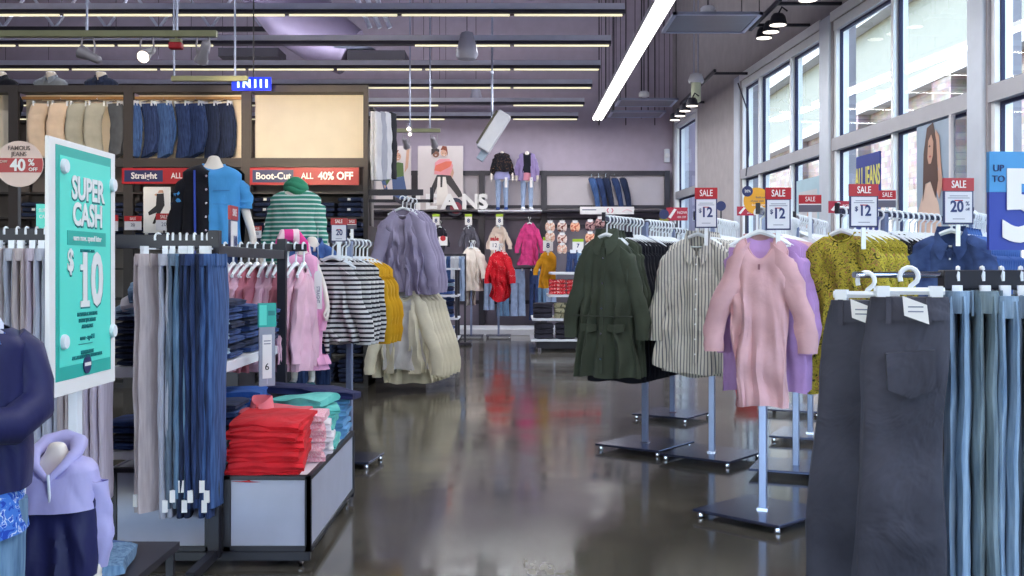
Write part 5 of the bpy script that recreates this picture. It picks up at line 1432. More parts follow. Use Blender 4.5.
# loose jeans lying low behind them
p = foldspec('folded_jeans', skyden, .26, .3, .06, 91, 2, .0, 1.6)
lt_ = thing('low_table', 'low dark display table at floor level beside the mannequins', 'table', (at(100, 0, 4.2).x, 4.2, 0))
MB().box((-.45, -.3, .22), (.22, .3, .25)).build('table_top', dark_metal, lt_)
for q in ((-.42, -.27), (.19, -.27), (-.42, .27), (.19, .27)): MB().box((q[0] - .015, q[1] - .015, 0), (q[0] + .015, q[1] + .015, .22)).build('leg', black_metal, lt_)
place(p, 'folded_jeans', 'light blue jeans folded on the low table by the sign pole', 'folded jeans', (at(105, 0, 4.2).x, 4.1, .251), R(10))
place(foldspec('folded_jeans', blued, .26, .3, .05, 92, 2, .0, 1.4), 'folded_jeans', 'mid blue jeans folded at the back of the low table', 'folded jeans', (at(80, 0, 4.2).x, 4.22, .251), R(-6))

# ------------------------------------------------------------------ striped tie tops on their T stand
d = 7.4; xs = at(344, 0, d).x
tstand((xs, d + .25), R(9), .42, .55, 1.60, 'slim steel stand of black and white striped tie tops', plate=.4)
bw = striped('breton_stripe', (206, 204, 206), (38, 38, 48), 'Z', 31, .55)
tie = shirt('tie_top', bw, 44, sw=.16, bw=.165, L=.56, t=.035, neck=.085, drop=.04, sl=.46, r0=.065, r1=.055, spread=.13, folds=4, amp=.022, st=.6, bend=.0, slope=.09, sdy=-.03)
mb = MB(); ellip(mb, (-.02, -.075, -.47), .035, .03, .03)
for a, b_ in (((-.02, -.08, -.48), (-.09, -.085, -.58)), ((-.01, -.085, -.48), (-.0, -.09, -.63)), ((.0, -.08, -.47), (.08, -.08, -.55)), ((-.02, -.08, -.47), (-.14, -.07, -.5))):
    mb.tube([a, ((a[0] + b_[0]) / 2, a[1] - .015, (a[2] + b_[2]) / 2), b_], [.014, .02, .012], 8)
tie.append(('tie_knot', mb.mesh('tie_knot', bw, True)))
tie_s = shirt('tie_top', bw, 45, sw=.2, bw=.2, L=.58, t=.018, neck=.09, drop=.03, sl=.5, r0=.075, r1=.055, spread=.03, folds=3, amp=.012, st=.4)
goldc = fabric('mustard_cotton', (206, 156, 34), .15, 6)
gold_s = shirt('tie_top', goldc, 46, sw=.2, bw=.2, L=.6, t=.018, neck=.08, drop=.03, sl=.52, r0=.075, r1=.055, spread=.06, folds=3, amp=.012, st=.4)
items = [(tie, 'top', 'black and white striped top with tied front hanging frontmost', 'top', None, True)]
items += [(tie_s, 'top', 'black and white striped top behind the tied one', 'top', 'striped tops on the slim stand', True) for i in range(4)]
items += [(gold_s, 'top', 'mustard yellow top behind the striped tops', 'top', 'mustard tops on the slim stand', True) for i in range(4)]
row((xs, d + .25), R(9), 1.60, -.38, .095, items, 'the striped tie tops', 'hangers of the tie top stand')
price_sign(339, 230, 7.0, 16, 23, '20', 'small framed sale card reading 20 above the striped tie tops', 0, note=False)
header_sign(352, 224, 8.4, 9, 10, 'tiny red SALE header behind the 20 sale card on the stand')
p = thing('fit_tag', 'tall white rounded STRAIGHT fit tag hanging by a cord', 'sign', at(318, 290, 6.9), R(8))
w, h = 7.5 * 6.9 / F, 38 * 6.9 / F
pts = [(-w/2, -h/2), (w/2, -h/2), (w/2, h/2 - .02), (w/4, h/2), (-w/4, h/2), (-w/2, h/2 - .02)]
MB().poly(pts, -.002, .004).build('tag_card', white_sign, p)
text('STRAIGHT', .02, grey_ink, p, (0, -.004, -.03), rot=(R(90), R(90), 0), bold=.02, sx=.8)
MB().tube([(0, 0, h/2), (0, 0, h/2 + .27)], .002, 5).build('cord', white_pl, p)
# ------------------------------------------------------------------ wall of jeans (bays of a tall display fixture)
DF = 12.5; DEP = 1.35
def zf(y, d=DF): return CAMZ + (HY - y) * d / F
def xf(x, d=DF): return (x - CX) * d / F
bays = [(-110, 13, 'the bay cut by the picture edge'), (13, 128, 'the bay behind the teal sign'), (128, 246, 'the bay under the Straight sign'), (246, 368, 'the bay under the Boot-Cut sign')]
bays[0] = (-110, 13, 'the outermost bay past the round tan sign')
panel_m = plain('bay_panel', (226, 216, 200), .7, var=.03)
backm = plain('bay_back', (120, 112, 112), .7)
wood = plain('wood_rail', (176, 132, 84), .5, var=.12)
ztop, zp1, zp0, zbm = zf(85), zf(92), zf(158), zf(167)
SH = [zf(192), zf(217), zf(242), zf(268), zf(298), zf(326), zf(354), zf(383)]
inkj = [foldspec('folded_jeans', m_, .27, .36, .055, 100 + k, 2, .0, .7, white_sign if k % 2 else None) for k, m_ in enumerate((inkblue, dkd, inkblue, dkd))]
for i, (a, b_, lb) in enumerate(bays):
    x0, x1 = xf(a), xf(b_)
    bay = thing('jeans_display_bay', 'tall dark shelving bay with lit top panel, ' + lb, 'display fixture', (x0, DF, 0), 0, 'bays of the wall of jeans')
    W_ = x1 - x0
    def pb_(name, mat, *bx, bevel=0):
        mb = MB()
        for q in bx: mb.box(*q)
        return mb.build(name, mat, bay, bevel=bevel)
    for xx in (0, W_ - .055):
        pb_('upright', brown_metal, ((xx, 0, 0), (xx + .055, .06, ztop)), ((xx + .01, .06, 0), (xx + .045, .5, .1)))
    pb_('header_beam', brown_metal, ((.055, .01, zp1), (W_ - .055, .06, ztop)))
    pb_('top_panel', panel_m, ((.055, .22, zp0), (W_ - .055, .25, zp1)))
    pb_('panel_beam', brown_metal, ((.055, -.005, zbm), (W_ - .055, .09, zp0 + .0)))
    pb_('panel_reveal', brown_metal, ((.055, .06, zp1), (W_ - .055, .25, zp1 + .02)), ((.055, .06, zp0 - .02), (W_ - .055, .25, zp0)))
    pb_('back_panel', backm, ((.02, .46, 0), (W_ - .02, .48, zp0)))
    for z in SH: pb_('shelf', brown_metal, ((.055, .0, z - .022), (W_ - .055, .45, z)))
    pb_('base', dark_metal, ((.02, .02, .0), (W_ - .02, .46, SH[-1] - .02)))
    if i == 3:
        pb_('end_panel', brown_metal, ((W_ - .03, .06, 0), (W_, DEP, 1.9)), ((W_ - .05, .06, 0), (W_, DEP, .14)))
    if i < 3 and i > 0 or i == 0:
        pb_('wood_rail', wood, ((.0 if i != 1 else .055, .10, zf(98)), (W_, .13, zf(95.2)))) if i in (1, 2) else None
    # folded jeans on the two upper shelves (and low ones at the aisle end)
    rows_ = {1: 3, 2: 3} if i else {}
    if i == 3: rows_ = {1: 4, 2: 4, 6: 5, 7: 5}
    for si, n in rows_.items():
        for k in range(4):
            if si in (6, 7) and k < 2: continue
            cx = x0 + .055 + (W_ - .11) * (k + .5) / 4
            stack(cx, DF + .22, SH[si] + .001, n - (1 if (k + si) % 3 == 0 and n > 2 else 0), inkj, 'folded_jeans', 'dark ink jeans folded on %s shelf of %s' % ({1: 'the sign', 2: 'the second', 6: 'the low', 7: 'the lowest'}[si], lb), 'folded jeans',
                  'folded jeans on %s shelf of %s' % ({1: 'the sign', 2: 'the second', 6: 'the low', 7: 'the lowest'}[si], lb), 0, h=.06 if si < 6 else .055, rj=3)
# hanging shorts length jeans in the lit panels
peach = fabric('peach_twill', (226, 202, 180), .1, 6); stonegrey = fabric('stone_grey_twill', (176, 174, 162), .12, 6); slateg = fabric('slate_grey_denim', (92, 96, 104), .15, 8)
hj = [(37, peach, 'peach coloured jeans hung first in the lit panels'), (57, peach, 'peach coloured jeans hung second in the lit panels'), (75, stonegrey, 'stone grey jeans hung third in the lit panels'), (94, stonegrey, 'stone grey jeans hung fourth in the lit panels'),
      (111, slateg, 'slate grey jeans hung fifth in the lit panels'), (128, midblue, 'mid blue jeans hung sixth in the lit panels'), (145, indigo, 'indigo jeans hung seventh in the lit panels'), (161, midblue, 'mid blue jeans hung eighth in the lit panels'),
      (179, indigo, 'indigo jeans hung ninth in the lit panels'), (193, indigo, 'indigo jeans hung tenth in the lit panels'), (208, inkblue, 'black blue jeans hung last but one in the lit panels'), (222, inkblue, 'black blue jeans hung last in the lit panels')]
for i, (px, mt, lb) in enumerate(hj):
    L_ = (52 + (i % 3) * 2) * DF / F
    mb = MB(); jeans_side(mb, .20, L_, .05, .20, 110 + i, -.05 if i < 4 else .06, -.09 if i < 4 else .1)
    sp_ = [('trouser_legs', mb.mesh('hung_jeans', mt, True))]
    for sx in (-.08, .08): sp_.append(('clip', MB().box((sx - .01, -.04, -.03), (sx + .01, .04, .03)).mesh('hanger_clip', white_pl), 'white hanger clip'))
    c_ = MB().tube([(-.09, 0, .03), (0, 0, .035), (.09, 0, .03)], .006, 6).tube([(0, 0, .035), (0, 0, .07)], .004, 5); sp_.append(('hanger_bar', c_.mesh('hanger_bar', chrome)))
    place(sp_, 'jeans', lb, 'jeans', (xf(px), DF + .115 - .02 * (i % 2), zf(102.5)), R(14 if i < 4 else -24))
# signs on the bays
def banner(x0, x1, y0, y1, word, off, label, wfrac):
    d_ = DF - .03
    p = thing('shelf_banner', label, 'sign', at((x0 + x1) / 2, (y0 + y1) / 2, d_)); w = (x1 - x0) * d_ / F; h = (y1 - y0) * d_ / F
    MB().box((-w/2, -.008, -h/2), (w/2, .008, h/2)).build('board', red_sign, p)
    MB().box((-w/2 + .03, -.0095, -h * .36), (-w/2 + wfrac * w, -.007, h * .36)).build('word_plate', navy_sign, p)
    text(word, h * .38, white_sign, p, (-w/2 + wfrac * w * .52 + .01, -.011, 0), bold=.03, sx=.95)
    x = -w/2 + wfrac * w
    text('ALL', h * .34, white_sign, p, (x + .16, -.010, 0), bold=.02, sx=.85)
    text('40% OFF', h * .42, white_sign, p, (x + .24 + (w - wfrac * w - .26) / 2, -.010, 0), bold=.05, sx=.88)
    for q in (-.39, .39): MB().box((w * (q - .01), .008, h * .1), (w * (q + .01), .05, h * .2)).build('clip', black_metal, p)
banner(122, 233, 168, 184, 'Straight', '', 'red Straight ALL 40 percent OFF banner half hidden by the black jacket', .37)
banner(250, 359, 167.5, 185, 'Boot-Cut', '', 'red Boot-Cut ALL 40 percent OFF banner over the green striped mannequin', .40)
def shelfcard(px, py, d_, wpx, hpx, label, yellow=False):
    w, h = wpx * d_ / F, hpx * d_ / F
    p = thing('price_sign', label, 'sign', at(px, py, d_), 0, 'small cards on the wall of jeans')
    MB().box((-w/2, -.004, -h/2), (w/2, .004, h/2)).build('card', plain('yellow_card', (224, 178, 60), .5) if yellow else card_mat, p)
    if not yellow:
        MB().box((-w/2 - .001, -.0055, h * .12), (w/2 + .001, .005, h/2)).build('header', red_sign, p)
        text('SALE', h * .2, white_sign, p, (0, -.007, h * .3), sx=.7, th=.0008); text('20', h * .22, navy_ink, p, (0, -.0055, -h * .15), 'price', th=.0008)
    MB().box((-.01, -.003, -h/2 - .12), (.01, .003, -h/2)).build('stem', dark_metal, p)
shelfcard(112, 223, 12.3, 12, 16, 'red topped sale card on the shelf first beside the teal sign')
shelfcard(133, 223, 12.3, 17, 14, 'red topped sale card on the shelf second from the teal sign')
shelfcard(164, 222, 12.3, 16, 17, 'red topped sale card on the shelf under the small fit poster')
shelfcard(177, 222, 12.35, 9, 17, 'yellow card on the shelf next to the black jacket mannequin', True)
shelfcard(257, 232, 12.3, 9, 12, 'red topped sale card on the shelf behind the blue tee mannequin')
p = thing('fit_poster', 'small white poster of a crossed pair of dark jeans on the shelf', 'poster', at(157, 210, 12.35))
w, h = 27 * 12.35 / F, 46 * 12.35 / F
MB().box((-w/2, -.006, -h/2), (w/2, .006, h/2)).build('board', white_sign, p)
pk = plain('print_black', (34, 34, 44), .5)
fpoly(p, 'jeans_print', pk, [(.0, h * .35), (.08, h * .36), (.09, h * .1), (.05, -.02), (-.02, -h * .3), (-.05, -h * .3), (-.0, -.03), (-.09, -h * .12), (-.1, -h * .05), (-.01, .05)], -.009)
fpoly(p, 'torso_print', flesh, [(.01, h * .37), (.08, h * .37), (.07, h * .43), (.03, h * .43)], -.009)
fpoly(p, 'arm_print', flesh, [(-.03, h * .33), (.0, h * .36), (.0, h * .3)], -.0095)
# busts standing on top of the wall of jeans
def bust(px, py, d_, mat, label, col_):
    o = at(px, py, d_); p = thing('mannequin_bust', label, 'mannequin bust', o, 0, None)
    mb = MB().lathe([(.055, -.1), (.06, -.02), (.062, .0), (.05, .012)], n=16); mb.build('neck', mann_skin, p, True)
    sp_ = shirt('bust_top', mat, px % 17 + 50, sw=.2, bw=.19, L=.5, t=.1, neck=.07, drop=.04, sl=.4, r0=.065, r1=.05, spread=.04, folds=3, amp=.008, st=.9, col=(.03, .02, .02))
    wear(sp_, p, -.05, {'body': 'jacket'})
    MB().tube([(0, 0, -.5), (0, 0, -.56)], .06, 12).build('stand', black_metal, p)
    return o
for px, mt, lb in ((1, navyc, 'bust in dark navy jacket on top of the wall of jeans, nearest the outer edge'), (51, fabric('grey_knit', (132, 140, 152), .15, 8), 'bust in grey jacket on top of the wall of jeans'), (101, inkblue, 'bust in dark denim jacket on top of the wall of jeans')):
    bust(px, 73, 13.15, mt, lb, 0)
tag(MB().box((xf(-110), DF + .5, 3.16), (xf(370), DF + DEP, 3.2)).build('display_platform', brown_metal), 'dark platform behind the lit panels carrying the busts', 'platform')
tag(MB().box((xf(-108), DF + .6, 0), (xf(360), DF + DEP - .1, 3.16)).build('fixture_core', backm), 'brown rear half of the wall of jeans standing under the platform', 'display fixture')
# pale trousers hung at the end of the wall of jeans
for i, (mt, lb) in enumerate(((whitec, 'white trousers hung high on the end of the wall of jeans'), (paleg, 'pale grey blue trousers hung high on the end beside the white pair'), (whitec, 'white trousers hung second from the inside on the end panel'), (navyc, 'navy trousers hung high on the end panel, innermost'))):
    mb = MB(); jeans_side(mb, .24, .80, .05, .22, 130 + i, 0)
    place([('trousers', mb.mesh('end_trousers', mt, True))], 'trousers', lb, 'trousers', (xf(370) + .06 + i * .04, DF + .12 + i * .16, zf(111) + .02 * i), R(78))
p = thing('end_hang_rail', 'dark hang rail on the end of the wall of jeans over the lavender tops', 'hang rail', (xf(368), DF + .1, 0))
MB().box((0, .0, zf(108)), (.05, .7, zf(106))).build('rail', brown_metal, p)
MB().box((0, -.05, zf(195)), (.64, -.0, zf(189))).box((0, -.05, zf(202)), (.76, .0, zf(199))).box((.72, -.05, zf(202)), (.76, 0, zf(187))).build('arm', dark_metal, p)
MB().box((0, .6, 0), (.62, .64, 1.15)).build('end_board', plain('end_board', (92, 88, 100), .6), p)
MB().box((.36, -.72, zf(199) - .05), (.385, .6, zf(199) - .01)).build('faceout', dark_metal, p)
MB().box((.40, -.72, zf(283)), (.425, .6, zf(280))).build('faceout', dark_metal, p)
lavt = fabric('lavender_knit', (158, 150, 180), .1, 6); creamt = fabric('cream_knit', (224, 218, 198), .08, 6)
lavs = shirt('cardigan', lavt, 61, sw=.22, bw=.30, L=.95, t=.05, neck=.1, drop=.08, sl=.78, r0=.085, r1=.07, spread=.16, folds=8, amp=.05, st=.6, slope=.12, sdy=-.07, opening=(-.04, .03, .0), inner=fabric('grey_lavender_rib', (150, 140, 166), .08, 6))
creams = shirt('cardigan', creamt, 62, sw=.22, bw=.28, L=.92, t=.05, neck=.1, drop=.1, sl=.85, r0=.085, r1=.07, spread=.2, folds=7, amp=.045, slope=.13, sdy=-.07, opening=(-.1, .07, .06), st=.6, inner=fabric('white_rib', (214, 212, 214), .08, 6))
creams2 = shirt('cardigan', creamt, 63, sw=.22, bw=.3, L=1.05, t=.03, neck=.1, drop=.05, sl=.9, r0=.08, r1=.06, spread=.18, folds=6, amp=.03, st=.5, slope=.13)
lav2 = shirt('cardigan', lavt, 64, sw=.22, bw=.3, L=.95, t=.03, neck=.1, drop=.05, sl=.85, r0=.08, r1=.06, spread=.15, folds=6, amp=.03, st=.5, slope=.12)
xa = xf(403, 12.0)
for i in range(4):
    last = i == 3
    mt_ = lavs if i == 0 else lav2
    hang(mt_, 'top', 'lavender swing top hanging frontmost over the cream cardigans' if i == 0 else ('navy top hanging behind the lavender tops' if last else 'lavender top behind the front lavender one'), 'top', (xa + i * .03, 11.95 + i * .16, zf(199) - .01), R(4 + 3 * i), None if i == 0 or last else 'lavender tops', True, 'white hanger of the lavender tops', 'hangers of the lavender tops')
for i in range(6):
    hang(creams if i == 0 else creams2, 'cardigan', 'cream open cardigan over white top hanging frontmost near the floor' if i == 0 else 'cream cardigan behind the open front one', 'cardigan', (xf(405, 12.0) + i * .035, 11.95 + i * .14, zf(277)), R(-2 + 5 * (i % 3)), None if i == 0 else 'cream cardigans', True, 'pale blue white hanger of the cream cardigans', 'hangers of the cream cardigans')

# ------------------------------------------------------------------ denim table and racks beyond, at the left of the aisle end
p = thing('display_table', 'white shelved table of folded blue jeans at the far aisle end', 'display table', (at(434, 0, 17).x, 17.0, 0))
wt = at(459, 0, 17).x - at(434, 0, 17).x
for z in (.3, .62, .98, 1.4): MB().box((-.5, -.3, z - .03), (wt, .5, z)).build('shelf', white_paint, p)
for q in ((-.47, -.27), (wt - .03, -.27), (-.47, .47), (wt - .03, .47)): MB().box((q[0] - .02, q[1] - .02, 0), (q[0] + .02, q[1] + .02, 1.4)).build('post', dark_metal, p)
bj = [foldspec('folded_jeans', m_, .34, .34, .06, 140 + k, 2) for k, m_ in enumerate((blued, dkd, ltd))]
for z, n in ((.3, 4), (.62, 5), (.98, 4)):
    for k in range(2): stack(p.location.x - .25 + k * .4, 17.0, z + .001, n - (1 if z < .5 else 0), bj[:2] if z < .9 else bj, 'folded_jeans', 'blue jeans folded on the %s shelf of the far white table' % {.3: 'low', .62: 'middle', .98: 'upper'}[z], 'folded jeans', 'folded jeans on the %s shelf of the far table' % {.3: 'low', .62: 'middle', .98: 'upper'}[z], h=.062)

# ------------------------------------------------------------------ back wall
YB = 23.93
def bx3(x0, x1, y0, y1, d_, th, mb=None):
    a = at(x0, y1, d_); b_ = at(x1, y0, d_)
    return (mb or MB()).box((a.x, d_ - th, a.z), (b_.x, d_, b_.z))
posts = [(360, 366), (412, 418), (479, 485), (541, 547), (604, 609), (664, 669)]
wallp = plain('pale_backing', (196, 188, 196), .7, var=.03); lowp = plain('grey_backing', (124, 116, 132), .7)  # lower panels have their own grey lavender colour
names_ = ['behind the first poster', 'behind the second poster', 'behind the two child mannequins', 'behind the five hanging jeans', 'next to the far window']
wl_ = []
for i in range(5):
    xa_, xb_ = posts[i][0], posts[i + 1][0]
    A = at(xa_, 0, YB).x; B = at(xb_, 0, YB).x
    bay = thing('wall_bay', 'dark framed wall bay ' + names_[i], 'display fixture', (A, YB, 0), 0, 'bays along the back wall')
    zt_ = at(0, 171, YB).z; zs_ = at(0, 212, YB).z; W_ = B - A
    MB().box((0, -.1, 0), (.13, 0.03, zt_)).build('upright', dark_metal, bay)
    if i == 4: MB().box((W_, -.1, 0), (W_ + .12, .03, zt_)).build('upright', dark_metal, bay)
    MB().box((.13, -.06, zt_ - .1), (W_, .02, zt_)).build('top_beam', dark_metal, bay)
    MB().box((.13, -.06, zs_ + .08), (W_, .02, zs_ + .15)).build('mid_beam', dark_metal, bay)
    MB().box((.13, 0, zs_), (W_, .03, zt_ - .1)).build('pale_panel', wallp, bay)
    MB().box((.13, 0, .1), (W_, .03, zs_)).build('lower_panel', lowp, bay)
    MB().box((.0, -.85, zs_ - .03), (W_, 0, zs_)).build('shelf', white_paint if i in (2,) else dark_metal, bay)
    MB().box((.13, -.08, zs_ - .18), (W_, -.04, zs_ - .13)).build('hang_rail', dark_metal, bay)
    MB().box((.13, -.05, .6), (W_, 0, .68)).build('low_beam', dark_metal, bay)
tag(MB().box((at(445, 0, 22.9).x, 22.2, 0), (at(600, 0, 22.9).x, 23.75, .13)).build('display_platform', white_paint, bevel=.01), 'low white platform along the foot of the back wall', 'platform')
# posters
def poster(x0, x1, y0, y1, d_, label):
    a = at(x0, y1, d_); b_ = at(x1, y0, d_)
    p = thing('girl_poster', label, 'poster', ((a.x + b_.x) / 2, d_, a.z)); w = b_.x - a.x; h = b_.z - a.z
    MB().box((-w/2, -.02, 0), (w/2, .02, h)).build('board', plain('poster_white', (214, 204, 206), .6, var=.02), p)
    return p, w, h
ink = plain('print_charcoal', (52, 46, 52), .5); pinkp = plain('print_pink', (230, 150, 160), .5); coral = plain('print_coral', (226, 112, 92), .5); greenp = plain('print_green', (84, 110, 62), .5); bluep = plain('print_denim', (70, 92, 140), .5); yellp = plain('print_yellow', (214, 176, 50), .5); redh = plain('print_auburn', (134, 66, 48), .5); brown_sk = plain('print_brown_skin', (128, 84, 66), .5)
def ell(cx, cz, rx, rz, n=18): return [(cx + rx * math.cos(2*PI*k/n), cz + rz * math.sin(2*PI*k/n)) for k in range(n)]
def PX(pts, w, h): return [((x - .5) * w, z * h) for x, z in pts]
p, w, h = poster(418, 463, 146, 210.5, 23.35, 'poster of two laughing girls hugging in pink tops on white')
for nm, mt, pts in (('trousers_print', ink, [(.42, .55), (.72, .55), (.95, .3), (1.0, .22), (.9, .2), (.72, .36), (.56, .48), (.42, .36), (.28, .12), (.22, .12), (.3, .36)]),
                    ('top_print', pinkp, [(.36, .56), (.38, .74), (.48, .8), (.7, .8), (.78, .7), (.74, .54)]), ('sleeve_print', coral, [(.36, .62), (.4, .7), (.62, .76), (.76, .76), (.72, .68), (.5, .6)]),
                    ('skirt_print', plain('print_cream', (236, 228, 224), .5), [(.44, .52), (.62, .52), (.7, .1), (.4, .08)]), ('belt_print', ink, [(.5, .52), (.55, .52), (.54, .36), (.5, .36)]),
                    ('arm_print', flesh, [(.72, .56), (.78, .66), (.8, .58), (.76, .5)]), ('foot_print', flesh, [(.2, .08), (.3, .12), (.26, .14), (.2, .13)])):
    fpoly(p, nm, mt, PX(pts, w, h), -.024)
for nm, mt, e in (('face_print', brown_sk, (.4, .87, .075, .05)), ('face_print', flesh, (.58, .89, .075, .055))): fpoly(p, nm, mt, PX(ell(*e), w, h), -.027)
fpoly(p, 'hair_print', ink, PX([(.3, .86), (.3, .95), (.4, .97), (.48, .94), (.47, .9), (.4, .92), (.34, .88)], w, h), -.029)
fpoly(p, 'hair_print', redh, PX([(.5, .93), (.55, 1.0), (.64, .99), (.66, .9), (.66, .84), (.63, .92), (.56, .94)], w, h), -.029)
for ex in (.37, .43, .555, .61):
    fpoly(p, 'eye_print', ink, PX(ell(ex, .885, .01, .006, 8), w, h), -.030)
for ex in (.4, .585): fpoly(p, 'smile_print', white_sign, PX([(ex - .03, .86), (ex + .03, .86), (ex, .845)], w, h), -.030)
p, w, h = poster(376, 411, 146, 200, 23.35, 'poster of a girl in a green top with arms raised on white')
for nm, mt, pts in (('yellow_print', yellp, [(.05, .6), (.1, .82), (.3, .84), (.34, .62), (.2, .5)]), ('top_print', greenp, [(.42, .4), (.5, .64), (.62, .7), (.78, .68), (.8, .44)]), ('sleeve_print', greenp, [(.42, .58), (.5, .66), (.4, .36), (.3, .26), (.24, .3)]),
                    ('jeans_print', bluep, [(.46, .4), (.8, .44), (.9, .1), (.86, .0), (.5, .0)]), ('jeans_print', bluep, [(.08, .55), (.2, .5), (.34, .2), (.24, .16)]), ('arm_print', flesh, [(.82, .5), (.88, .95), (.96, .95), (.92, .6)]), ('arm_print', flesh, [(.5, .9), (.54, .99), (.6, .97), (.58, .86)]), ('hand_print', flesh, [(.22, .28), (.3, .26), (.26, .2)])):
    fpoly(p, nm, mt, PX(pts, w, h), -.024)
fpoly(p, 'face_print', flesh, PX(ell(.62, .8, .1, .075), w, h), -.027)
fpoly(p, 'hair_print', redh, PX([(.44, .62), (.44, .84), (.54, .92), (.66, .92), (.6, .86), (.54, .82), (.52, .64)], w, h), -.029)
fpoly(p, 'eye_print', ink, PX(ell(.6, .82, .012, .008, 8), w, h), -.03); fpoly(p, 'eye_print', ink, PX(ell(.67, .82, .012, .008, 8), w, h), -.03); fpoly(p, 'smile_print', white_sign, PX([(.6, .77), (.68, .77), (.64, .755)], w, h), -.03)
# JEANS letters on the shelf
xs_ = [418, 431, 449.5, 470.5, 482.5]
zsh = at(0, 212, YB).z
for ch, px, ww in zip('JEANS', xs_, (12, 13, 17, 15, 13)):
    tag(text(ch, .30, white_sign, None, (at(px, 0, 23.2).x, 23.2, zsh + .17), 'display_letter', bold=.06, sx=1.15, th=.03), 'big white letter %s standing in the word JEANS on the back shelf' % ch, 'letter', 'letters of the word JEANS')
p = thing('round_display', 'dark round disc with red and purple centre behind the letter A', 'display disc', at(455, 207, 23.3))
MB().lathe([(.2, 0), (.2, .04)], n=30, axis='y').build('disc', plain('disc_navy', (48, 48, 78), .5), p); MB().lathe([(.13, -.005), (.13, .0)], (.02, 0, -.02), 24, 'y').build('centre', plain('disc_red', (150, 44, 72), .5), p)
# child mannequins on the shelf
blackk = floral('black_knit_spots', [(28, 28, 36), (30, 30, 38), (150, 110, 80), (30, 30, 40)], 26, [0, .3, .63, .67])
liljac = fabric('lilac_jacket', (144, 128, 176), .12, 6); palej = fabric('pale_child_denim', (150, 168, 200), .15, 8)
for px, lb, kind in ((502, 'child mannequin in black spotted jumper, denim shorts and pale tights', 0), (527, 'child mannequin in open lilac jacket over dark top and pink shorts', 1)):
    hk = 60 * 23.4 / F; mq = thing('mannequin', lb, 'mannequin', (at(px, 0, 23.5).x, 23.5, zsh + .005), R(0), 'child mannequins')
    mq.pop('group', None) if False else None
    mann_body(mq, hk, armpose=.1); s = hk / 1.5
    if kind == 0:
        wear(shirt('jumper', blackk, 71, sw=.17, bw=.17, L=.42, t=.1, neck=.06, drop=.02, sl=.38, r0=.075, r1=.055, spread=.07, folds=3, amp=.01, st=.9, slope=.04), mq, 1.45 * s, {'body': 'jumper'})
        dress_leg(mq, s, palej, 'tights', r0=.09, r1=.045); mb = MB(); rs = [[Vector((.165 * g * math.cos(2*PI*k/20), .12 * g * math.sin(2*PI*k/20), z)) for k in range(20)] for z, g in ((.86, .9), (.78, 1.05), (.68, 1.12))]; mb.loft(rs); mb.build('shorts', fabric('lav_denim', (150, 150, 196), .1, 8), mq, True)
        mb = MB()
        for sd in (-1, 1): ellip(mb, (sd * .1 * s, -.07, .04), .05, .11, .045)
        mb.build('shoe', plain('blue_shoe', (40, 70, 140), .5), mq, True)
    else:
        wear(shirt('dark_top', navyc, 72, sw=.14, bw=.15, L=.44, t=.09, neck=.055, drop=.03, sl=0, folds=3, amp=.006, slope=.04), mq, 1.44 * s, {'body': 'dark_top'})
        mb = MB(); torso(mb, .175, .19, .62, .11, .065, .03, .04, 3, .012, 73, (-.08, .08, 0)); 
        for sd in (-1, 1): sleeve(mb, sd, .18, .42, .075, .055, .08, -.02, seed=sd, t=.95)
        wear([('jacket', mb.mesh('lilac_jacket', liljac, True))], mq, 1.46 * s)
        dress_leg(mq, s, palej, 'tights', r0=.085, r1=.045)
        mb = MB(); rs = [[Vector((.15 * g * math.cos(2*PI*k/20), .11 * g * math.sin(2*PI*k/20), z)) for k in range(20)] for z, g in ((.86, .9), (.78, 1.05), (.66, 1.1))]; mb.loft(rs); mb.build('shorts', fabric('pink_shorts', (214, 140, 160), .1, 8), mq, True)
        mb = MB()
        for sd in (-1, 1): ellip(mb, (sd * .1 * s, -.07, .04), .05, .11, .045)
        mb.build('shoe', white_pl, mq, True)
    MB().box((.06, -.16, .5), (.12, -.155, .72)).build('hang_tag', white_sign, mq)
# five jeans in the bay
for i, (px, mt, nm) in enumerate(((593, midblue, 'bright blue'), (600, indigo, 'indigo'), (607, inkblue, 'ink blue'), (616, indigo, 'deep indigo'), (624, inkblue, 'near black'))):
    mb = MB(); rs_ = jeans_side(mb, .15, .66, .06, .11, 150 + i, .02)
    mb.v = [Vector((v.x - v.z * .22, v.y, v.z)) for v in mb.v]
    sp_ = [('trouser_legs', mb.mesh('slanted_jeans', mt, True)), ('clip', MB().box((-.05, -.045, -.02), (.05, .045, .02)).mesh('hanger_clip', dark_metal)), ('hook', MB().tube([(0, 0, .02), (0, 0, .1)], .005, 5).mesh('hook', chrome))]
    place(sp_, 'jeans', '%s jeans hung slanting in the back wall bay, %s of five' % (nm, ('first', 'second', 'third', 'fourth', 'last')[i]), 'jeans', (at(px, 0, 23.7).x - .03, 23.7, at(0, 178.5, 23.7).z), R(-12))
p = thing('wall_banner', 'long white sign with pink marks under the five hanging jeans', 'sign', at(607, 210.5, 23.02))
w, h = 54 * 23.02 / F, 7.5 * 23.02 / F
MB().box((-w/2, -.01, -h/2), (w/2, .01, h/2)).build('board', white_sign, p)
for k, x in enumerate((.03, .1)):
    mb = MB(); mb.tube([(x, -.013, -h * .3), (x + (.03 if k else -.03), -.013, 0), (x, -.013, h * .3)], .012, 6); mb.build('pink_mark', plain('pink_mark', (206, 90, 120), .5), p)
MB().box((-w * .46, -.012, h * .02), (-w * .2, -.009, h * .16)).build('small_print', grey_ink, p); MB().tube([(w * .28, -.012, -h * .2), (w * .36, -.012, h * .15), (w * .46, -.012, -h * .1)], .008, 6).build('pink_mark', plain('pale_pink_mark', (232, 190, 200), .5), p)
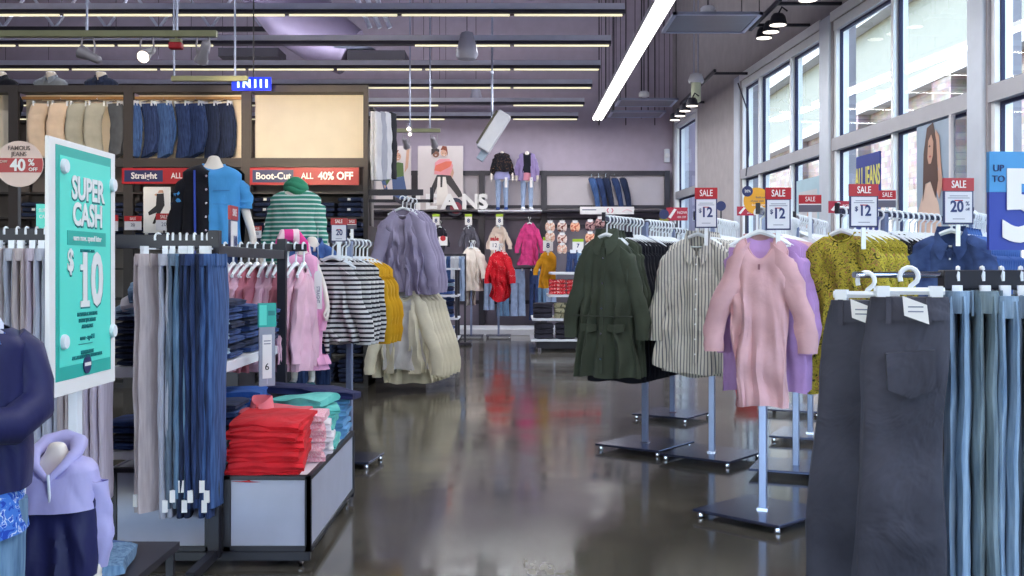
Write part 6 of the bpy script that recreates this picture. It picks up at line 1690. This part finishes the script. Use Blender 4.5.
MB().box((-w * .4, .01, -.02), (-w * .38, .06, .02)).box((w * .38, .01, -.02), (w * .4, .06, .02)).build('bracket', dark_metal, p)

# kids' tops on face-outs
def faceout(px, py, d_, label):
    o = at(px, py, d_); p = thing('faceout_hook', label, 'hook', (o.x, d_, o.z), 0, 'hang arms on the back wall')
    MB().box((-.012, -.05, -.03), (.012, YB - d_ - .04, 0)).build('arm', dark_metal, p)
    MB().box((-.012, -.055, -.03), (.012, -.045, .03)).build('stop', dark_metal, p)
    return o
def kid(mat, seed, hpx, wpx, d_, **k):
    L_ = hpx * d_ / F; w_ = wpx * d_ / F
    a = dict(sw=w_ * .27, bw=w_ * .31, L=L_, t=.06, neck=w_ * .12, drop=.05, sl=L_ * .62, r0=w_ * .105, r1=w_ * .085, spread=w_ * .2, folds=5, amp=.05, st=.7, slope=L_ * .13, sdy=-.06)
    a.update(k); return shirt('kid_top', mat, seed, **a)
greyk = fabric('grey_marl', (104, 102, 116), .15, 8); creamk = fabric('cream_cotton', (226, 208, 196), .1, 6); magk = fabric('magenta_plaid', (206, 66, 132), .18, 14)
goldk = fabric('gold_pleat', (214, 150, 34), .16, 8); redk = floral('red_star_print', [(206, 32, 48), (212, 36, 52), (238, 190, 190), (206, 32, 48)], 34, [0, .3, .66, .69]); ivory = fabric('ivory_linen', (222, 212, 206), .1, 6); darkk = fabric('dark_child_top', (48, 46, 58), .15, 8)
for px, y0, y1, w_, mt, nm, d_ in ((440, 226, 252, 20, darkk, 'dark', 23.3), (469, 225, 252, 22, greyk, 'grey marl', 23.3), (499, 225, 256, 26, creamk, 'cream', 23.3), (529.5, 222, 264, 30, magk, 'magenta plaid', 23.2)):
    o = faceout(px, y0 - 5, d_, 'dark hang arm holding the %s child top' % nm)
    sp_ = kid(mt, px % 13, y1 - y0, w_, d_)
    hang(sp_, 'child_shirt', '%s child top hung facing out on the back wall' % nm, 'child top', (o.x, d_, o.z), 0, None, True, 'white hanger of the %s child top' % nm, None, HANGS, neckz=.0)
o = faceout(529.5, 258 - 5, 23.3, 'dark hang arm holding the lower magenta top')
for (px, y0, y1, w_, mt, nm, d_, kw) in ((471, 247, 290, 30, ivory, 'ivory linen', 21.5, {}), (498.5, 250, 296, 29, redk, 'red star print', 21.5, dict(tail=.1))):
    xx = at(px, 0, d_).x
    tstand((xx, d_ + .1), 0, .2, .4, at(0, y0 - 6, d_).z, 'slim floor stand of the %s child tops at the back' % nm, plate=.5)
    sp_ = kid(mt, px % 11, y1 - y0, w_, d_, **kw)
    for k in range(3):
        hang(sp_, 'child_shirt', '%s child top on the slim stand%s' % (nm, ', frontmost' if k == 0 else ' behind the front one'), 'child top', (xx + .03 * k, d_ - .08 + k * .14, at(0, y0 - 6, d_).z), R(3 * k), None if k == 0 else '%s tops' % nm, k == 0, 'white hanger of the %s child tops' % nm, 'hangers of the %s tops' % nm, HANGS, neckz=.0)
place(kid(ivory, 9, 16, 20, 21.9, sl=0), 'child_shirt', 'ivory layered child top hanging lower on the slim stand', 'child top', (at(471, 0, 21.75).x, 21.75, at(0, 289, 21.75).z), 0)
o = faceout(548, 245, 20.2, 'dark hang arm holding the gold pleated child top')
hang(kid(goldk, 5, 36, 30, 20.2, drop=.02, folds=7, amp=.03, sl=.35), 'child_shirt', 'gold pleated child top beside the far shelf unit', 'child top', (o.x, 20.2, o.z), 0, None, True, 'white hanger of the gold child top', None, HANGS, neckz=.0)
# child jeans hung low on the back wall
for i, (px, mt, nm, y1_, wpx) in enumerate(((489, palej, 'pale', 308, 12), (503, skyden, 'mid blue', 314, 14), (518, palej, 'light wash', 314, 17), (534, indigo, 'dark', 318, 11), (542, skyden, 'mid wash', 316, 11), (551, palej, 'pale wash', 300, 12))):
    d_ = 23.5; L_ = (y1_ - 268) * d_ / F; w_ = wpx * d_ / F
    mb = MB(); jeans_flat(mb, w_ * .38, L_, .035, w_ * .23, 0, L_ * .28, 160 + i)
    place([('trouser_legs', mb.mesh('child_jeans', mt, True)), ('waistband', MB().box((-w_ * .36, -.045, -.03), (w_ * .36, .045, .015)).mesh('waistband', mt)), ('clip', MB().box((-w_ * .3, -.05, -.02), (-w_ * .2, .05, .03)).mesh('clip', white_pl)), ('clip', MB().box((w_ * .2, -.05, -.02), (w_ * .3, .05, .03)).mesh('clip', white_pl))],
          'child_jeans', '%s child jeans clipped low on the back wall, %s of the row' % (nm, ('first', 'second', 'third', 'fourth', 'fifth', 'sixth')[i]), 'child jeans', (at(px, 0, d_).x, d_, at(0, 270, d_).z), 0)
p = thing('hang_rail', 'dark hang rail carrying the child jeans on the back wall', 'hang rail', (at(482, 0, 23.5).x, 23.5, at(0, 269, 23.5).z))
MB().box((0, -.015, 0), (1.75, .015, .03)).build('rail', dark_metal, p); MB().box((.2, 0, 0), (.24, .4, .03)).box((1.4, 0, 0), (1.44, .4, .03)).build('bracket', dark_metal, p)
# price cards, green topped
for px, y0, y1, wpx, big, lb, d_ in ((436, 214, 225, 7, '8', 'above the dark child top', 23.1), (468.5, 214, 225, 7, '8', 'above the grey child top', 23.1), (499.5, 214, 225, 7, '8', 'above the cream child top', 23.1), (548, 237, 251, 10, '8', 'above the gold pleated top', 20.1), (578, 239, 250, 11, '7', 'beside the olive parkas', 19.0)):
    a = at(px, (y0 + y1) / 2, d_); w, h = wpx * d_ / F, (y1 - y0) * d_ / F
    p = thing('price_card', 'small lime topped price card ' + lb, 'sign', a, 0, 'lime topped price cards')
    MB().box((-w/2, -.004, -h/2), (w/2, .004, h/2)).build('card', white_sign, p); MB().box((-w/2, -.006, h * .25), (w/2, .005, h/2)).build('lime_band', plain('lime', (166, 198, 40), .5), p)
    text(big, h * .34, navy_ink, p, (0, -.0055, -h * .12), 'price', bold=.05)
    MB().box((-.008, -.003, -h/2 - .08), (.008, .003, -h/2)).build('stem', frost, p)
p = thing('price_card', 'red and white price card above the red star print top', 'sign', at(494.5, 243.5, 21.2), 0)
w, h = 9 * 21.2 / F, 13 * 21.2 / F
MB().box((-w/2, -.004, -h/2), (w/2, .004, h * .2)).build('card', white_sign, p); text('sale', h * .3, red_sign, p, (-.0, -.004, h * .36), bold=.08); text('12', h * .3, navy_ink, p, (0, -.0055, -h * .15), 'price')
MB().box((-.008, -.003, -h/2 - .06), (.008, .003, -h/2)).build('stem', frost, p)
# pegged accessory packs
packm = [floral('pack_' + str(k), c_, 16) for k, c_ in enumerate(([(150, 80, 70), (226, 180, 160), (236, 220, 210), (120, 60, 60)], [(210, 150, 130), (236, 214, 206), (150, 90, 80), (80, 60, 66)], [(220, 140, 110), (240, 190, 160), (200, 110, 90), (170, 90, 80)], [(70, 60, 76), (190, 150, 150), (90, 60, 70), (60, 50, 60)]))]
packspots = [(550, 226), (562, 226), (575, 226), (590, 225), (550, 236), (562, 238), (590, 237), (600, 222), (562, 248)]
for i, (px, py) in enumerate(packspots):
    d_ = 19.4; o = at(px, py, d_)
    p = thing('sock_pack', 'small carded pair of patterned child socks, %s' % ('highest of the first peg by the magenta top', 'highest on the second peg', 'pale coral pair alone on the third peg', 'dark pair high on the fourth peg', 'lower on the first peg', 'middle of the second peg', 'lower on the fourth peg', 'pair on the last peg near the olive parkas', 'lowest on the second peg')[i], 'socks', o, 0, 'carded socks on pegs')
    mb = MB(); ellip(mb, (-.04, -.03, -.02), .05, .03, .09); mb.build('sock', packm[i % 4], p, True); mb = MB(); ellip(mb, (.04, -.03, -.02), .05, .03, .09); mb.build('sock', packm[i % 4], p, True)
    MB().box((-.045, -.045, .05), (.045, -.02, .1)).build('card', white_sign, p)
    MB().tube([(0, -.05, .12), (0, .3, .12)], .006, 5).build('peg', chrome, p)
# far shelf unit at the aisle side of the parkas
Y2 = 18.0; xL = at(531, 0, Y2).x
u = thing('shelf_unit', 'white shelved unit of folded child clothes beyond the parkas', 'display fixture', (xL, Y2, 0))
zz = [.2, .55, .95, 1.33]
for k, z in enumerate(zz):
    ins = (0, 0.02, .3, .34)[k]
    MB().box((ins, -.0, z - .04), (1.35, 1.3, z)).build('shelf', white_paint, u, bevel=.004)
MB().box((.5, 1.75, .05), (1.6, 1.8, 2.2)).build('back_board', plain('peg_board', (112, 106, 118), .7), u)
MB().box((.1, .1, .04), (1.3, 1.2, .16)).build('base', dark_metal, u)
for q in ((.15, .1), (1.25, .1)): MB().lathe([(.03, 0), (.03, .05)], (q[0], q[1], 0), 10).build('foot', chrome, u)
MB().box((.45, 1.7, 2.14), (1.6, 1.76, 2.2)).build('sock_rail', dark_metal, u)
def box_item(name, x, y, z, w, d_, h, mat, label, group=None, cat='folded shirt', seed=1):
    mb = MB(); folded(mb, w, d_, h, seed, 2, 0, 1.0); return place([(name, mb.mesh(name, mat, True))], name, label, cat, (x, y, z + .001), 0, group)
redpr = floral('red_floral_print', [(190, 30, 44), (214, 60, 70), (240, 210, 206), (200, 34, 46)], 22, [0, .44, .58, .64]); khk = floral('camo_print', [(120, 118, 96), (158, 152, 126), (92, 92, 80), (176, 172, 150)], 9)
for k in range(4):
    for j in range(3): box_item('folded_shirt', xL + .45 + j * .3, Y2 + .22, 1.331 - .38 + .0 + k * .062, .28, .34, .065, redpr, 'red floral child top folded on the third shelf', 'red floral tops on the far unit', seed=170 + k)
for j in range(3):
    for k in range(3):
        mt, nm = ((darkk, 'black'), (khk, 'khaki camouflage'), (khk, 'khaki camouflage'))[j]
        box_item('folded_shirt', xL + .2 + j * .36, Y2 + .2, .55 + k * .085, .32, .34, .09, mt, '%s child trousers folded on the second shelf' % nm, nm + ' trousers on the far unit', 'folded trousers', 180 + k)
for j in range(3):
    for k in range(3): box_item('folded_shirt', xL + .22 + j * .36, Y2 + .2, .2 + k * .085, .32, .34, .09, darkk, 'black child trousers folded on the lowest shelf', 'black trousers on the lowest shelf', 'folded trousers', 190 + k)
for i, (px, mt) in enumerate(((573, indigo), (581, skyden))):
    mb = MB(); jeans_flat(mb, .1, .36, .04, .07, 0, .12, 195 + i); place([('trouser_legs', mb.mesh('small_jeans', mt, True)), ('clip', MB().box((-.05, -.05, -.02), (.05, .05, .04)).mesh('clip', white_pl))], 'child_jeans', '%s blue child shorts hung over the far shelf unit' % ('dark' if i == 0 else 'mid'), 'child jeans', (at(px, 0, 18.6).x, 18.6, at(0, 252, 18.6).z), 0)
# jeans rack peeping at the far left of the aisle end
lj = [jeans_spec('far_jeans', m_, None, 200 + k, .24, .8, .05, .2) for k, m_ in enumerate((whitec, midblue, palej))]
p = thing('clothing_rack', 'dark rack of pale and blue jeans beyond the cream cardigans', 'clothing rack', (at(425, 0, 19.5).x, 19.5, 0))
MB().box((0, -.02, 1.62), (.75, .02, 1.66)).build('hang_bar', dark_metal, p); MB().box((0, -.02, 0), (.04, .02, 1.62)).box((.71, -.02, 0), (.75, .02, 1.62)).build('post', dark_metal, p); MB().box((-.1, -.25, .02), (.85, .25, .05)).build('base_plate', dark_metal, p)
for i in range(9):
    sp_ = lj[(0, 1, 0, 2, 0, 1, 0, 0, 2)[i]]; nm = ('white', 'mid blue', 'pale blue')[(0, 1, 0, 2, 0, 1, 0, 0, 2)[i]]
    place(sp_, 'jeans', '%s jeans on the dark rack beyond the cream cardigans' % nm, 'jeans', (at(425, 0, 19.5).x + .08 + i * .075, 19.5, 1.6), R(75), nm + ' jeans on the far dark rack')
p = thing('red_hair_card', 'small white sign card with red flash on the far dark rack', 'sign', at(443, 240, 19.3))
MB().box((-.08, -.004, -.1), (.08, .004, .06)).build('card', white_sign, p); MB().lathe([(.05, -.008), (.05, 0)], (0, 0, .03), 14, 'y').build('red_dot', red_sign, p); MB().box((-.008, -.003, -.25), (.008, .003, -.1)).build('stem', dark_metal, p)

p = thing('shopping_basket', 'small red basket on the floor beyond the striped blouse rack', 'basket', (at(747, 0, 11.2).x, 11.2, 0))
MB().lathe([(.1, 0), (.13, .16), (.14, .16), (.14, .18), (.125, .18), (.095, .01)], n=20).build('basket_body', plain('basket_red', (226, 24, 50), .35), p, True)
MB().tube([(.13, 0, .17), (.12, 0, .27), (0, 0, .31), (-.12, 0, .27), (-.13, 0, .17)], .008, 8).build('handle', black_metal, p, True)
# ------------------------------------------------------------------ daylight, exposure
w = bpy.data.worlds.new('world'); SC.world = w; w.use_nodes = True
nt = w.node_tree; L = nt.links.new
bg = nt.nodes['Background']
sky = nt.nodes.new('ShaderNodeTexSky'); sky.sky_type = 'NISHITA'; sky.sun_elevation = R(50); sky.sun_rotation = R(-70); sky.sun_disc = False; sky.sun_intensity = .5
L(sky.outputs[0], bg.inputs['Color']); bg.inputs['Strength'].default_value = 1.7
s = bpy.data.lights.new('sun', 'SUN'); s.energy = 1.0; s.angle = R(2); s.color = (1, .95, .88)
so_ = bpy.data.objects.new('sun', s); COL.objects.link(so_); so_.rotation_euler = Vector((.75, .25, -.62)).to_track_quat('-Z', 'Y').to_euler()
SC.view_settings.view_transform = 'Standard'; SC.view_settings.look = 'None'; SC.view_settings.gamma = 1; SC.view_settings.use_curve_mapping = False
SC.view_settings.exposure = 0.4
SC.cycles.use_denoising = True
SC.cycles.max_bounces = 8; SC.cycles.diffuse_bounces = 4; SC.cycles.glossy_bounces = 4; SC.cycles.transparent_max_bounces = 12
SC.cycles.sample_clamp_indirect = 6.0

for o in bpy.data.objects:
    if '_n' in o: del o['_n']
